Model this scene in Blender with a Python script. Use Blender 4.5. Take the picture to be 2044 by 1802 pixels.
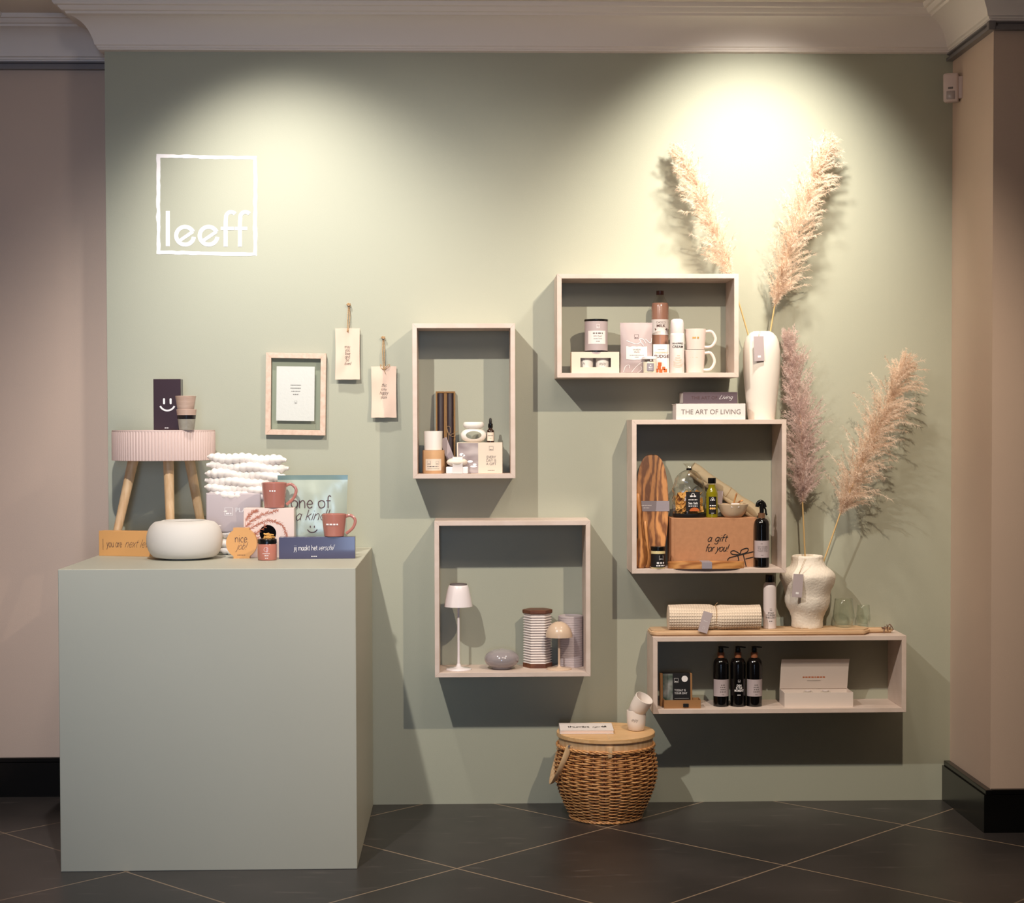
import bpy, bmesh, math, random
from mathutils import Vector, Matrix, noise
random.seed(7)
PI = math.pi
for o in list(bpy.data.objects): bpy.data.objects.remove(o)
scene = bpy.context.scene
COL = scene.collection

# ------------------------------------------------------------------ camera
CX, CY, CZ = -0.57203, -6.23735, 1.40931
YAW, PITCH, ROLL = -0.02685, -0.02576, 0.00277
F, PX, PY = 3373.27, 1025.92, 932.22
RC = (Matrix.Rotation(YAW, 3, 'Z') @ Matrix.Rotation(PITCH, 3, 'X') @ Matrix.Rotation(ROLL, 3, 'Y'))
camd = bpy.data.cameras.new('camera'); cam = bpy.data.objects.new('camera', camd); COL.objects.link(cam)
cam.matrix_world = Matrix.Translation((CX, CY, CZ)) @ (RC @ Matrix.Rotation(PI/2, 3, 'X')).to_4x4()
camd.sensor_fit = 'HORIZONTAL'; camd.sensor_width = 36.0; camd.lens = F/2044*36
camd.shift_x = -(PX-1022)/2044; camd.shift_y = (PY-901)/2044
camd.clip_start = 0.05; camd.clip_end = 100
scene.camera = cam

# ------------------------------------------------------------------ view, world, lights
vs = scene.view_settings
vs.view_transform = 'Standard'; vs.look = 'None'; vs.gamma = 1.0; vs.exposure = 0.0; vs.use_curve_mapping = False
world = bpy.data.worlds.new('world'); scene.world = world; world.use_nodes = True
bg = world.node_tree.nodes['Background']; bg.inputs[0].default_value = (0.80, 0.78, 0.80, 1); bg.inputs[1].default_value = 0.028

def spot(name, loc, target, power, angle, blend, col, radius):
    l = bpy.data.lights.new(name, 'SPOT'); l.energy = power; l.spot_size = math.radians(angle); l.spot_blend = blend
    l.color = col; l.shadow_soft_size = radius
    o = bpy.data.objects.new(name, l); COL.objects.link(o); o.location = loc
    o.rotation_euler = (Vector(target)-Vector(loc)).to_track_quat('-Z', 'Y').to_euler()
    return o
# track spots about 2.4 m in front of the wall (they throw the shelf shadows)
spot('track_spot', (0.578, -2.34, 2.84), (0.10, 0, 0.75), 172, 76, 0.75, (1.0, 0.83, 0.64), 0.022)
spot('track_spot', (-1.377, -2.42, 2.87), (-0.85, 0, 0.80), 208, 78, 0.75, (1.0, 0.94, 0.87), 0.022)
# ceiling wall washers close to the wall (they throw the two scallops)
spot('wall_washer', (0.50, -0.78, 2.86), (0.46, 0, 2.12), 118, 84, 1.0, (1.0, 0.92, 0.80), 0.05)
spot('wall_washer', (-1.36, -0.78, 2.86), (-1.20, 0, 1.88), 78, 84, 1.0, (1.0, 0.93, 0.84), 0.05)
# unseen point fill, added to brighten the cornice and the pillar
pl = bpy.data.lights.new('cornice_fill_light', 'POINT'); pl.energy = 17; pl.color = (1.0, 0.86, 0.78); pl.shadow_soft_size = 0.15
po = bpy.data.objects.new('cornice_fill_light', pl); COL.objects.link(po); po.location = (-0.2, -1.9, 2.35)
# daylight through the tall shop door behind the camera
def area(name, loc, target, power, sx, sy, col, spread=180):
    l = bpy.data.lights.new(name, 'AREA'); l.shape = 'RECTANGLE'; l.size = sx; l.size_y = sy; l.energy = power; l.color = col; l.spread = math.radians(spread)
    o = bpy.data.objects.new(name, l); COL.objects.link(o); o.location = loc
    o.rotation_euler = (Vector(target)-Vector(loc)).to_track_quat('-Z', 'Y').to_euler()
area('shop_door_daylight', (-0.75, -8.2, 1.5), (-1.75, 0, 1.3), 5.5, 0.6, 2.4, (0.52, 0.70, 1.0), 34)

# ------------------------------------------------------------------ pixel helpers: a point of the photo on a given depth plane
def ray(px, py): return RC @ Vector(((px-PX)/F, 1, -(py-PY)/F))
def at(px, py, y):
    d = ray(px, py); t = (y-CY)/d.y
    return CX+t*d.x, CZ+t*d.z
def X(px, y, py=900): return at(px, py, y)[0]
def Z(py, y, px=1000): return at(px, py, y)[1]
def S(y): return (y-CY)/F

# ------------------------------------------------------------------ materials
def lin(c):
    def f(v):
        v /= 255.0
        return v/12.92 if v <= 0.04045 else ((v+0.055)/1.055)**2.4
    return (f(c[0]), f(c[1]), f(c[2]), 1)
MATS = {}
def mat(name, col=(200, 200, 200), rough=0.5, metal=0.0, col2=None, scale=20.0, bump=0.0, bscale=200.0, kind='noise',
        stretch=(1, 1, 1), spec=0.5, coat=0.0, sheen=0.0, trans=0.0, ior=1.45, dist=2.0, lo=0.35, hi=0.65, detail=4.0, sss=0.0):
    if name in MATS: return MATS[name]
    m = bpy.data.materials.new(name); m.use_nodes = True; MATS[name] = m
    nt = m.node_tree; N = nt.nodes; L = nt.links; b = N['Principled BSDF']
    b.inputs['Base Color'].default_value = lin(col); b.inputs['Roughness'].default_value = rough; b.inputs['Metallic'].default_value = metal
    b.inputs['Specular IOR Level'].default_value = spec; b.inputs['Coat Weight'].default_value = coat
    b.inputs['Sheen Weight'].default_value = sheen; b.inputs['Transmission Weight'].default_value = trans; b.inputs['IOR'].default_value = ior
    if coat: b.inputs['Coat Roughness'].default_value = 0.08
    if sss: b.inputs['Subsurface Weight'].default_value = sss; b.inputs['Subsurface Radius'].default_value = (0.02, 0.015, 0.01)
    tc = N.new('ShaderNodeTexCoord'); mp = N.new('ShaderNodeMapping'); mp.inputs['Scale'].default_value = stretch
    L.new(tc.outputs['Object'], mp.inputs[0])
    if col2 is not None:
        if kind == 'noise':
            t = N.new('ShaderNodeTexNoise'); t.inputs['Scale'].default_value = scale; t.inputs['Detail'].default_value = detail; out = t.outputs['Fac']
        else:
            t = N.new('ShaderNodeTexWave'); t.inputs['Scale'].default_value = scale; t.inputs['Distortion'].default_value = dist
            t.inputs['Detail'].default_value = detail; t.inputs['Detail Scale'].default_value = 1.2; t.bands_direction = 'X'; out = t.outputs['Fac']
        L.new(mp.outputs[0], t.inputs['Vector'])
        r = N.new('ShaderNodeValToRGB'); r.color_ramp.elements[0].position = lo; r.color_ramp.elements[1].position = hi
        r.color_ramp.elements[0].color = lin(col); r.color_ramp.elements[1].color = lin(col2)
        L.new(out, r.inputs[0]); L.new(r.outputs[0], b.inputs['Base Color'])
    if bump:
        n = N.new('ShaderNodeTexNoise'); n.inputs['Scale'].default_value = bscale; n.inputs['Detail'].default_value = 3
        L.new(mp.outputs[0], n.inputs['Vector'])
        bu = N.new('ShaderNodeBump'); bu.inputs['Strength'].default_value = bump; bu.inputs['Distance'].default_value = 0.002
        L.new(n.outputs['Fac'], bu.inputs['Height']); L.new(bu.outputs[0], b.inputs['Normal'])
    return m
def glassy(name, tint=(235, 240, 238), rough=0.02, strength=1.0, base=0.03, power=4.0):
    """thin clear film or thin-walled glass: see-through with fresnel reflections"""
    if name in MATS: return MATS[name]
    m = bpy.data.materials.new(name); m.use_nodes = True; MATS[name] = m
    nt = m.node_tree; N = nt.nodes; L = nt.links; N.remove(N['Principled BSDF'])
    tr = N.new('ShaderNodeBsdfTransparent'); tr.inputs[0].default_value = lin(tint)
    gl = N.new('ShaderNodeBsdfGlossy'); gl.inputs['Roughness'].default_value = rough
    lw = N.new('ShaderNodeLayerWeight'); lw.inputs['Blend'].default_value = 0.5
    mm = N.new('ShaderNodeMath'); mm.operation = 'MULTIPLY_ADD'; mm.inputs[1].default_value = strength; mm.inputs[2].default_value = base; mm.use_clamp = True
    mx = N.new('ShaderNodeMixShader'); pw = N.new('ShaderNodeMath'); pw.operation = 'POWER'; pw.inputs[1].default_value = power; L.new(lw.outputs['Facing'], pw.inputs[0]); L.new(pw.outputs[0], mm.inputs[0]); L.new(mm.outputs[0], mx.inputs[0])
    L.new(tr.outputs[0], mx.inputs[1]); L.new(gl.outputs[0], mx.inputs[2]); L.new(mx.outputs[0], N['Material Output'].inputs[0])
    return m
M_green = mat('sage_wall_paint', (168, 170, 153), 0.62, col2=(171, 173, 156), scale=1.2, bump=0.12, bscale=260)
M_counter = mat('sage_counter_paint', (186, 185, 170), 0.5, col2=(189, 188, 173), scale=1.5, bump=0.05, bscale=300)
M_beige = mat('pinkish_beige_paint', (202, 180, 164), 0.65, col2=(206, 183, 166), scale=2, bump=0.15, bscale=240)
M_cornice = mat('plaster_off_white', (234, 226, 220), 0.6, bump=0.08, bscale=150)
M_ceil = mat('ceiling_paint', (226, 216, 206), 0.7, bump=0.05, bscale=100)
M_rail = mat('grey_metal_rail', (128, 124, 126), 0.4, 0.3)
M_black = mat('black_gloss_baseboard', (12, 12, 12), 0.22, bump=0.05, bscale=40)
M_wood = mat('whitewashed_oak', (216, 198, 187), 0.5, col2=(208, 189, 176), scale=14, stretch=(1, 1, 1.5), bump=0.1, bscale=120)
M_lightwood = mat('light_beech', (222, 190, 150), 0.45, col2=(206, 168, 124), scale=14, stretch=(6, 6, .7), bump=0.1, bscale=90)
M_lid = mat('basket_lid_beech', (226, 186, 138), 0.4, col2=(212, 168, 116), scale=10, stretch=(1, 12, 12), bump=0.1, bscale=90)
M_boardwood = mat('pale_board_wood', (214, 182, 146), 0.5, col2=(196, 160, 122), scale=8, stretch=(1.2, 10, 10), bump=0.12, bscale=90)
M_olive = mat('olive_wood', (204, 142, 84), 0.38, col2=(122, 74, 38), scale=2.4, kind='wave', stretch=(5, 3, 1.3), dist=18, lo=0.2, hi=0.95, detail=4)
M_oliveh = mat('olive_wood_flat', (208, 150, 90), 0.38, col2=(158, 100, 54), scale=2.2, kind='wave', stretch=(1.1, 3, 6), dist=16, lo=0.05, hi=1.0, detail=4)
M_white = mat('white_matte_ceramic', (236, 230, 222), 0.55, bump=0.06, bscale=200)
M_bowl = mat('white_bowl_ceramic', (222, 216, 208), 0.75, bump=0.1, bscale=500)
M_vase = mat('white_glazed_vase', (234, 226, 216), 0.4, bump=0.1, bscale=150)
M_rough = mat('rough_plaster_vase', (236, 226, 212), 0.9, bump=0.9, bscale=120)
M_terra = mat('terracotta_glaze', (180, 118, 106), 0.18, coat=0.4)
M_terrajar = mat('terracotta_wax', (190, 122, 106), 0.25, coat=0.3)
M_pink = mat('pale_pink_ribs', (208, 184, 176), 0.55)
M_paper = mat('white_card', (226, 217, 213), 0.7, bump=0.05, bscale=200)
M_cream = mat('cream_card', (222, 206, 188), 0.6)
M_handpaper = mat('handmade_paper', (240, 234, 236), 0.9, bump=0.35, bscale=90)
M_canvas = mat('natural_canvas', (224, 198, 180), 0.9, bump=0.4, bscale=900)
M_jute = mat('jute_rope', (196, 164, 124), 0.9, col2=(160, 126, 88), scale=300, bump=0.6, bscale=500)
M_orange = mat('orange_card', (220, 164, 102), 0.45)
M_navy = mat('dark_plum_blue_card', (66, 60, 86), 0.3, coat=0.3)
M_plum = mat('dark_plum_card', (58, 40, 46), 0.3, coat=0.3)
M_lilac = mat('lilac_grey_card', (190, 178, 180), 0.6)
M_tag = mat('lilac_tag', (178, 164, 166), 0.7)
M_band = mat('grey_band', (150, 142, 150), 0.5)
M_kraft = mat('kraft_board', (180, 130, 94), 0.75, col2=(173, 124, 89), scale=60)
M_kraftl = mat('kraft_tube', (198, 156, 114), 0.7)
M_kraftd = mat('kraft_box_dark', (156, 112, 70), 0.7)
M_ink = mat('black_ink', (24, 20, 20), 0.6)
M_inkg = mat('grey_ink', (110, 102, 100), 0.6)
M_inkb = mat('brown_ink', (84, 60, 62), 0.6)
M_inkw = mat('white_ink', (240, 236, 236), 0.6)
M_inko = mat('dark_brown_ink', (76, 48, 40), 0.6)
M_gold = mat('gold_ink', (196, 156, 90), 0.4, 0.4)
M_logo = mat('white_wall_vinyl', (250, 246, 248), 0.6)
M_blackp = mat('black_plastic', (14, 13, 13), 0.25)
M_blackm = mat('black_matte', (22, 19, 19), 0.5)
M_blackb = mat('black_bottle_gloss', (10, 8, 8), 0.08, coat=0.5)
M_amber = mat('amber_glass_dark', (44, 22, 12), 0.08, coat=0.6)
M_whitepl = mat('white_plastic', (226, 214, 212), 0.35)
M_gloss = mat('white_gloss_lamp', (236, 226, 226), 0.12, coat=0.5)
M_taupe = mat('taupe_lacquer', (206, 180, 156), 0.3, coat=0.2)
M_greygl = mat('grey_glazed_vase', (150, 142, 144), 0.07, coat=0.8)
M_walnut = mat('walnut', (116, 70, 46), 0.45, col2=(94, 54, 36), scale=12, stretch=(2, 6, 6))
M_waffle = mat('waffle_linen', (226, 208, 188), 0.95, bump=0.3, bscale=700)
M_throw = mat('bubble_throw_cotton', (244, 236, 228), 0.95, bump=0.4, bscale=400, sheen=0.3)
M_linen = mat('linen_roll', (196, 178, 146), 0.95, bump=0.5, bscale=600)
M_leather = mat('leather_strap', (112, 84, 70), 0.6)
M_mint = mat('mint_foil', (176, 186, 172), 0.28, metal=0.1, bump=0.5, bscale=22)
M_mintd = mat('mint_foil_seal', (112, 134, 130), 0.3, metal=0.15)
M_mauve = mat('mauve_pouch', (176, 160, 160), 0.45, bump=0.2, bscale=40)
M_cracker = mat('cracker_gold', (232, 184, 108), 0.8, col2=(206, 150, 76), scale=40)
M_oil = mat('olive_oil', (150, 140, 24), 0.06, trans=0.35, coat=0.6)
M_choco = mat('chocolate_milk', (158, 116, 98), 0.25, coat=0.5)
M_chocod = mat('dark_chocolate', (84, 48, 36), 0.35, coat=0.2)
M_fudge = mat('fudge_orange', (190, 96, 44), 0.6)
M_wicker = mat('willow_wicker', (226, 172, 114), 0.34, col2=(184, 122, 70), scale=60, coat=0.15, stretch=(1, 1, 3))
M_wickerd = mat('willow_stake', (124, 72, 40), 0.6)
M_stem = mat('dry_stem', (214, 180, 124), 0.7)
def fluff(name, c1, c2):
    m = bpy.data.materials.new(name); m.use_nodes = True; nt = m.node_tree; N = nt.nodes; L = nt.links; N.remove(N['Principled BSDF'])
    tc = N.new('ShaderNodeTexCoord'); n = N.new('ShaderNodeTexNoise'); n.inputs['Scale'].default_value = 25; L.new(tc.outputs['Object'], n.inputs['Vector'])
    rp = N.new('ShaderNodeValToRGB'); rp.color_ramp.elements[0].position = .35; rp.color_ramp.elements[1].position = .65
    rp.color_ramp.elements[0].color = lin(c1); rp.color_ramp.elements[1].color = lin(c2); L.new(n.outputs['Fac'], rp.inputs[0])
    d = N.new('ShaderNodeBsdfDiffuse'); t_ = N.new('ShaderNodeBsdfTranslucent'); mx = N.new('ShaderNodeMixShader'); mx.inputs[0].default_value = 0.42
    L.new(rp.outputs[0], d.inputs[0]); L.new(rp.outputs[0], t_.inputs[0]); L.new(d.outputs[0], mx.inputs[1]); L.new(t_.outputs[0], mx.inputs[2]); L.new(mx.outputs[0], N['Material Output'].inputs[0])
    return m
M_plume = fluff('pampas_plume', (246, 230, 214), (236, 214, 194))
M_plume2 = fluff('pampas_plume_mauve', (232, 212, 204), (218, 196, 190))
M_sensor = mat('sensor_plastic', (206, 188, 184), 0.4)
M_sensord = mat('sensor_window', (160, 148, 146), 0.3)
M_wax = mat('candle_wax_cream', (238, 228, 210), 0.5, sss=0.2)
M_soap = mat('soap_cream', (236, 222, 206), 0.5)
M_candle = mat('dark_plum_candle', (70, 54, 62), 0.5)
M_felt = mat('photo_stones', (190, 178, 176), 0.5, col2=(120, 104, 106), scale=9, stretch=(1, 1, 2), detail=2)
M_cocktail = mat('photo_garden', (60, 76, 60), 0.4, col2=(150, 150, 146), scale=26, detail=2)
M_grassprint = mat('print_grass', (186, 112, 84), 0.6)
M_printpink = mat('pale_pink_card', (234, 212, 202), 0.4, coat=0.2)
M_frameoak = mat('pale_frame_oak', (222, 196, 178), 0.5, col2=(208, 178, 158), scale=14, stretch=(4, 4, 4), bump=0.2, bscale=160)
M_stone = mat('white_dish_ceramic', (242, 236, 236), 0.3)
M_clear = glassy('clear_glass', (252, 254, 252), 0.05, 0.75, 0.03, 3.0)
M_pane = glassy('picture_glass', (248, 250, 248), 0.01, 0.4, 0.02)
M_film = glassy('cellophane', (250, 249, 246), 0.12, 1.0, 0.07, 2.5)

# dark slate floor tiles laid diagonally with pale grout
m = bpy.data.materials.new('slate_tiles'); m.use_nodes = True; M_floor = m
nt = m.node_tree; N = nt.nodes; L = nt.links; b = N['Principled BSDF']
tc = N.new('ShaderNodeTexCoord'); sp = N.new('ShaderNodeSeparateXYZ'); L.new(tc.outputs['Object'], sp.inputs[0])
def mth(op, a, c=None, clamp=False):
    n = N.new('ShaderNodeMath'); n.operation = op; n.use_clamp = clamp
    for i, v in enumerate((a, c)):
        if v is None: continue
        if isinstance(v, (int, float)): n.inputs[i].default_value = v
        else: L.new(v, n.inputs[i])
    return n.outputs[0]
TU, TV, TD = -0.6137, -0.9103, 1.043
def groove(s, off):
    q = mth('DIVIDE', mth('SUBTRACT', s, off), TD)
    fr = mth('FRACT', mth('ADD', q, 0.5)); return mth('ABSOLUTE', mth('SUBTRACT', fr, 0.5))
g1 = groove(mth('ADD', sp.outputs[0], sp.outputs[1]), TU+TV)
g2 = groove(mth('SUBTRACT', sp.outputs[0], sp.outputs[1]), TU-TV)
gm = mth('MINIMUM', g1, g2); line = mth('LESS_THAN', gm, 0.0042)
nz = N.new('ShaderNodeTexNoise'); nz.inputs['Scale'].default_value = 2.2; nz.inputs['Detail'].default_value = 8; L.new(tc.outputs['Object'], nz.inputs['Vector'])
rp = N.new('ShaderNodeValToRGB'); rp.color_ramp.elements[0].position = 0.3; rp.color_ramp.elements[1].position = 0.8
rp.color_ramp.elements[0].color = lin((40, 38, 38)); rp.color_ramp.elements[1].color = lin((66, 61, 60)); L.new(nz.outputs['Fac'], rp.inputs[0])
mp = N.new('ShaderNodeMapping'); mp.inputs['Scale'].default_value = (3, 14, 1); L.new(tc.outputs['Object'], mp.inputs[0])
n2 = N.new('ShaderNodeTexNoise'); n2.inputs['Scale'].default_value = 2.0; n2.inputs['Detail'].default_value = 6; L.new(mp.outputs[0], n2.inputs['Vector'])
r2 = N.new('ShaderNodeValToRGB'); r2.color_ramp.elements[0].position = 0.60; r2.color_ramp.elements[1].position = 0.78
r2.color_ramp.elements[0].color = (0, 0, 0, 1); r2.color_ramp.elements[1].color = (.35, .35, .35, 1); L.new(n2.outputs['Fac'], r2.inputs[0])
mxs = N.new('ShaderNodeMixRGB'); L.new(r2.outputs[0], mxs.inputs[0]); L.new(rp.outputs[0], mxs.inputs[1]); mxs.inputs[2].default_value = lin((120, 112, 108))
mxg = N.new('ShaderNodeMixRGB'); L.new(line, mxg.inputs[0]); L.new(mxs.outputs[0], mxg.inputs[1]); mxg.inputs[2].default_value = lin((150, 130, 110))
L.new(mxg.outputs[0], b.inputs['Base Color']); b.inputs['Roughness'].default_value = 0.36
bu = N.new('ShaderNodeBump'); bu.inputs['Strength'].default_value = 0.15; bu.inputs['Distance'].default_value = 0.004
hh = mth('SUBTRACT', nz.outputs['Fac'], mth('MULTIPLY', line, 0.4)); L.new(hh, bu.inputs['Height']); L.new(bu.outputs[0], b.inputs['Normal'])

# ------------------------------------------------------------------ mesh helpers
def obj(name, bm, m, parent=None, loc=(0, 0, 0), rot=None, smooth=35, label=None):
    me = bpy.data.meshes.new(name); bm.normal_update(); bm.to_mesh(me); bm.free()
    if isinstance(m, (list, tuple)):
        for q in m: me.materials.append(q)
    else: me.materials.append(m)
    if smooth:
        me.polygons.foreach_set('use_smooth', [True]*len(me.polygons)); me.set_sharp_from_angle(angle=math.radians(smooth))
    o = bpy.data.objects.new(name, me); COL.objects.link(o)
    if parent is not None: o.parent = parent
    o.location = loc
    if rot: o.rotation_euler = rot
    if label: o['label'] = label
    return o
def thing(name, label, cat, loc=(0, 0, 0), rot=(0, 0, 0), group=None):
    o = bpy.data.objects.new(name, None); COL.objects.link(o); o.empty_display_size = 0.02
    o.location = loc; o.rotation_euler = rot; o['label'] = label; o['category'] = cat
    if group: o['group'] = group
    return o
def struct(name, bm, m, smooth=0, label=None):
    o = obj(name, bm, m, smooth=smooth); o['kind'] = 'structure'
    if label: o['label'] = label
    return o
def BM(): return bmesh.new()
def box(bm, x0, x1, y0, y1, z0, z1, bev=0.0, seg=2, mi=0):
    t = bmesh.new()
    bmesh.ops.create_cube(t, size=1.0, matrix=Matrix.Translation(((x0+x1)/2, (y0+y1)/2, (z0+z1)/2)) @ Matrix.Diagonal((abs(x1-x0), abs(y1-y0), abs(z1-z0), 1)))
    if bev: bmesh.ops.bevel(t, geom=t.edges[:], offset=bev, segments=seg, affect='EDGES', profile=0.5)
    for f in t.faces: f.material_index = mi
    join(bm, t); return bm
def join(bm, t, mtx=None):
    if mtx is not None: bmesh.ops.transform(t, matrix=mtx, verts=t.verts)
    mp_ = {v: bm.verts.new(v.co) for v in t.verts}
    for f in t.faces:
        try:
            nf = bm.faces.new([mp_[v] for v in f.verts]); nf.material_index = f.material_index
        except ValueError: pass
    t.free(); return bm
def lathe(bm, prof, n=48, c=(0, 0, 0), sx=1, sy=1, cap=True, fn=None, mi=0):
    rings = []
    for r, z in prof:
        ring = []
        for i in range(n):
            a = 2*PI*i/n; rr = r*(fn(a, z) if fn else 1)
            ring.append(bm.verts.new((c[0]+rr*math.cos(a)*sx, c[1]+rr*math.sin(a)*sy, c[2]+z)))
        rings.append(ring)
    for k in range(len(rings)-1):
        for i in range(n):
            f = bm.faces.new((rings[k][i], rings[k][(i+1) % n], rings[k+1][(i+1) % n], rings[k+1][i])); f.material_index = mi
    if cap:
        if prof[0][0] > 1e-6: bm.faces.new(rings[0][::-1]).material_index = mi
        if prof[-1][0] > 1e-6: bm.faces.new(rings[-1]).material_index = mi
    return bm
def smoothpts(pts, n=6, closed=False):
    P = [Vector(p) for p in pts]; out = []
    m = len(P)
    rng = range(m) if closed else range(m-1)
    for i in rng:
        if closed: p0, p1, p2, p3 = P[(i-1) % m], P[i], P[(i+1) % m], P[(i+2) % m]
        else: p0, p1, p2, p3 = P[max(i-1, 0)], P[i], P[i+1], P[min(i+2, m-1)]
        for k in range(n):
            t = k/n
            out.append(0.5*((2*p1)+(-p0+p2)*t+(2*p0-5*p1+4*p2-p3)*t*t+(-p0+3*p1-3*p2+p3)*t**3))
    if not closed: out.append(P[-1])
    return out
def tube(bm, pts, r, n=8, closed=False, ry=None, mi=0, up=None):
    """tube along pts; r is a number or list; ry gives a flattened section"""
    P = [Vector(p) for p in pts]; m = len(P); rings = []
    prev = None
    for i in range(m):
        if closed: d = P[(i+1) % m]-P[i-1]
        else: d = P[min(i+1, m-1)]-P[max(i-1, 0)]
        if d.length < 1e-9: d = Vector((0, 0, 1))
        d.normalize()
        if up is not None: u = Vector(up)
        elif prev is None: u = Vector((0, 0, 1)) if abs(d.z) < 0.9 else Vector((1, 0, 0))
        else: u = prev
        s = d.cross(u)
        if s.length < 1e-6: s = d.cross(Vector((1, 0.3, 0)))
        s.normalize(); w = s.cross(d).normalized(); prev = w
        rr = r[i] if isinstance(r, (list, tuple)) else r
        r2_ = rr if ry is None else (ry[i] if isinstance(ry, (list, tuple)) else ry)
        rings.append([bm.verts.new(P[i]+s*rr*math.cos(2*PI*k/n)+w*r2_*math.sin(2*PI*k/n)) for k in range(n)])
    for i in range(m if closed else m-1):
        a, b2 = rings[i], rings[(i+1) % m]
        for k in range(n):
            f = bm.faces.new((a[k], a[(k+1) % n], b2[(k+1) % n], b2[k])); f.material_index = mi
    if not closed:
        bm.faces.new(rings[0][::-1]).material_index = mi; bm.faces.new(rings[-1]).material_index = mi
    return bm
def prism(bm, poly, y0, y1, mi=0):
    """polygon in x,z extruded along y"""
    a = [bm.verts.new((p[0], y0, p[1])) for p in poly]; b2 = [bm.verts.new((p[0], y1, p[1])) for p in poly]
    n = len(poly)
    bm.faces.new(a).material_index = mi; bm.faces.new(b2[::-1]).material_index = mi
    for i in range(n): bm.faces.new((a[i], b2[i], b2[(i+1) % n], a[(i+1) % n])).material_index = mi
    bmesh.ops.recalc_face_normals(bm, faces=bm.faces[:]); return bm
def quad(bm, pts, mi=0):
    f = bm.faces.new([bm.verts.new(p) for p in pts]); f.material_index = mi; return bm
RB = [0]
def ribbon(bm, pts, w, closed=False):
    """flat stroke in x,z facing -y; pts are (x,z)"""
    m = len(pts); Lp = []; RB[0] = (RB[0]+1) % 9; yo = -RB[0]*.00006
    for i in range(m):
        if closed: a, c = Vector(pts[i-1]), Vector(pts[(i+1) % m])
        else: a, c = Vector(pts[max(i-1, 0)]), Vector(pts[min(i+1, m-1)])
        d = (c-a)
        if d.length < 1e-9: d = Vector((1, 0))
        d.normalize(); nn = Vector((-d.y, d.x))*w/2; p = Vector(pts[i])
        Lp.append((bm.verts.new((p.x+nn.x, yo, p.y+nn.y)), bm.verts.new((p.x-nn.x, yo, p.y-nn.y))))
    for i in range(m if closed else m-1):
        a, c = Lp[i], Lp[(i+1) % m]
        try: bm.faces.new((a[0], a[1], c[1], c[0]))
        except ValueError: pass
    return bm
def arc(cx, cz, r, a0, a1, n=24, sx=1, sz=1):
    return [(cx+sx*r*math.cos(math.radians(a0+(a1-a0)*i/n)), cz+sz*r*math.sin(math.radians(a0+(a1-a0)*i/n))) for i in range(n+1)]
def disc(bm, cx, cz, r, n=20, sx=1, sz=1):
    bm.faces.new([bm.verts.new((cx+sx*r*math.cos(2*PI*i/n), 0, cz+sz*r*math.sin(2*PI*i/n))) for i in range(n)][::-1]); return bm

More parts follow.
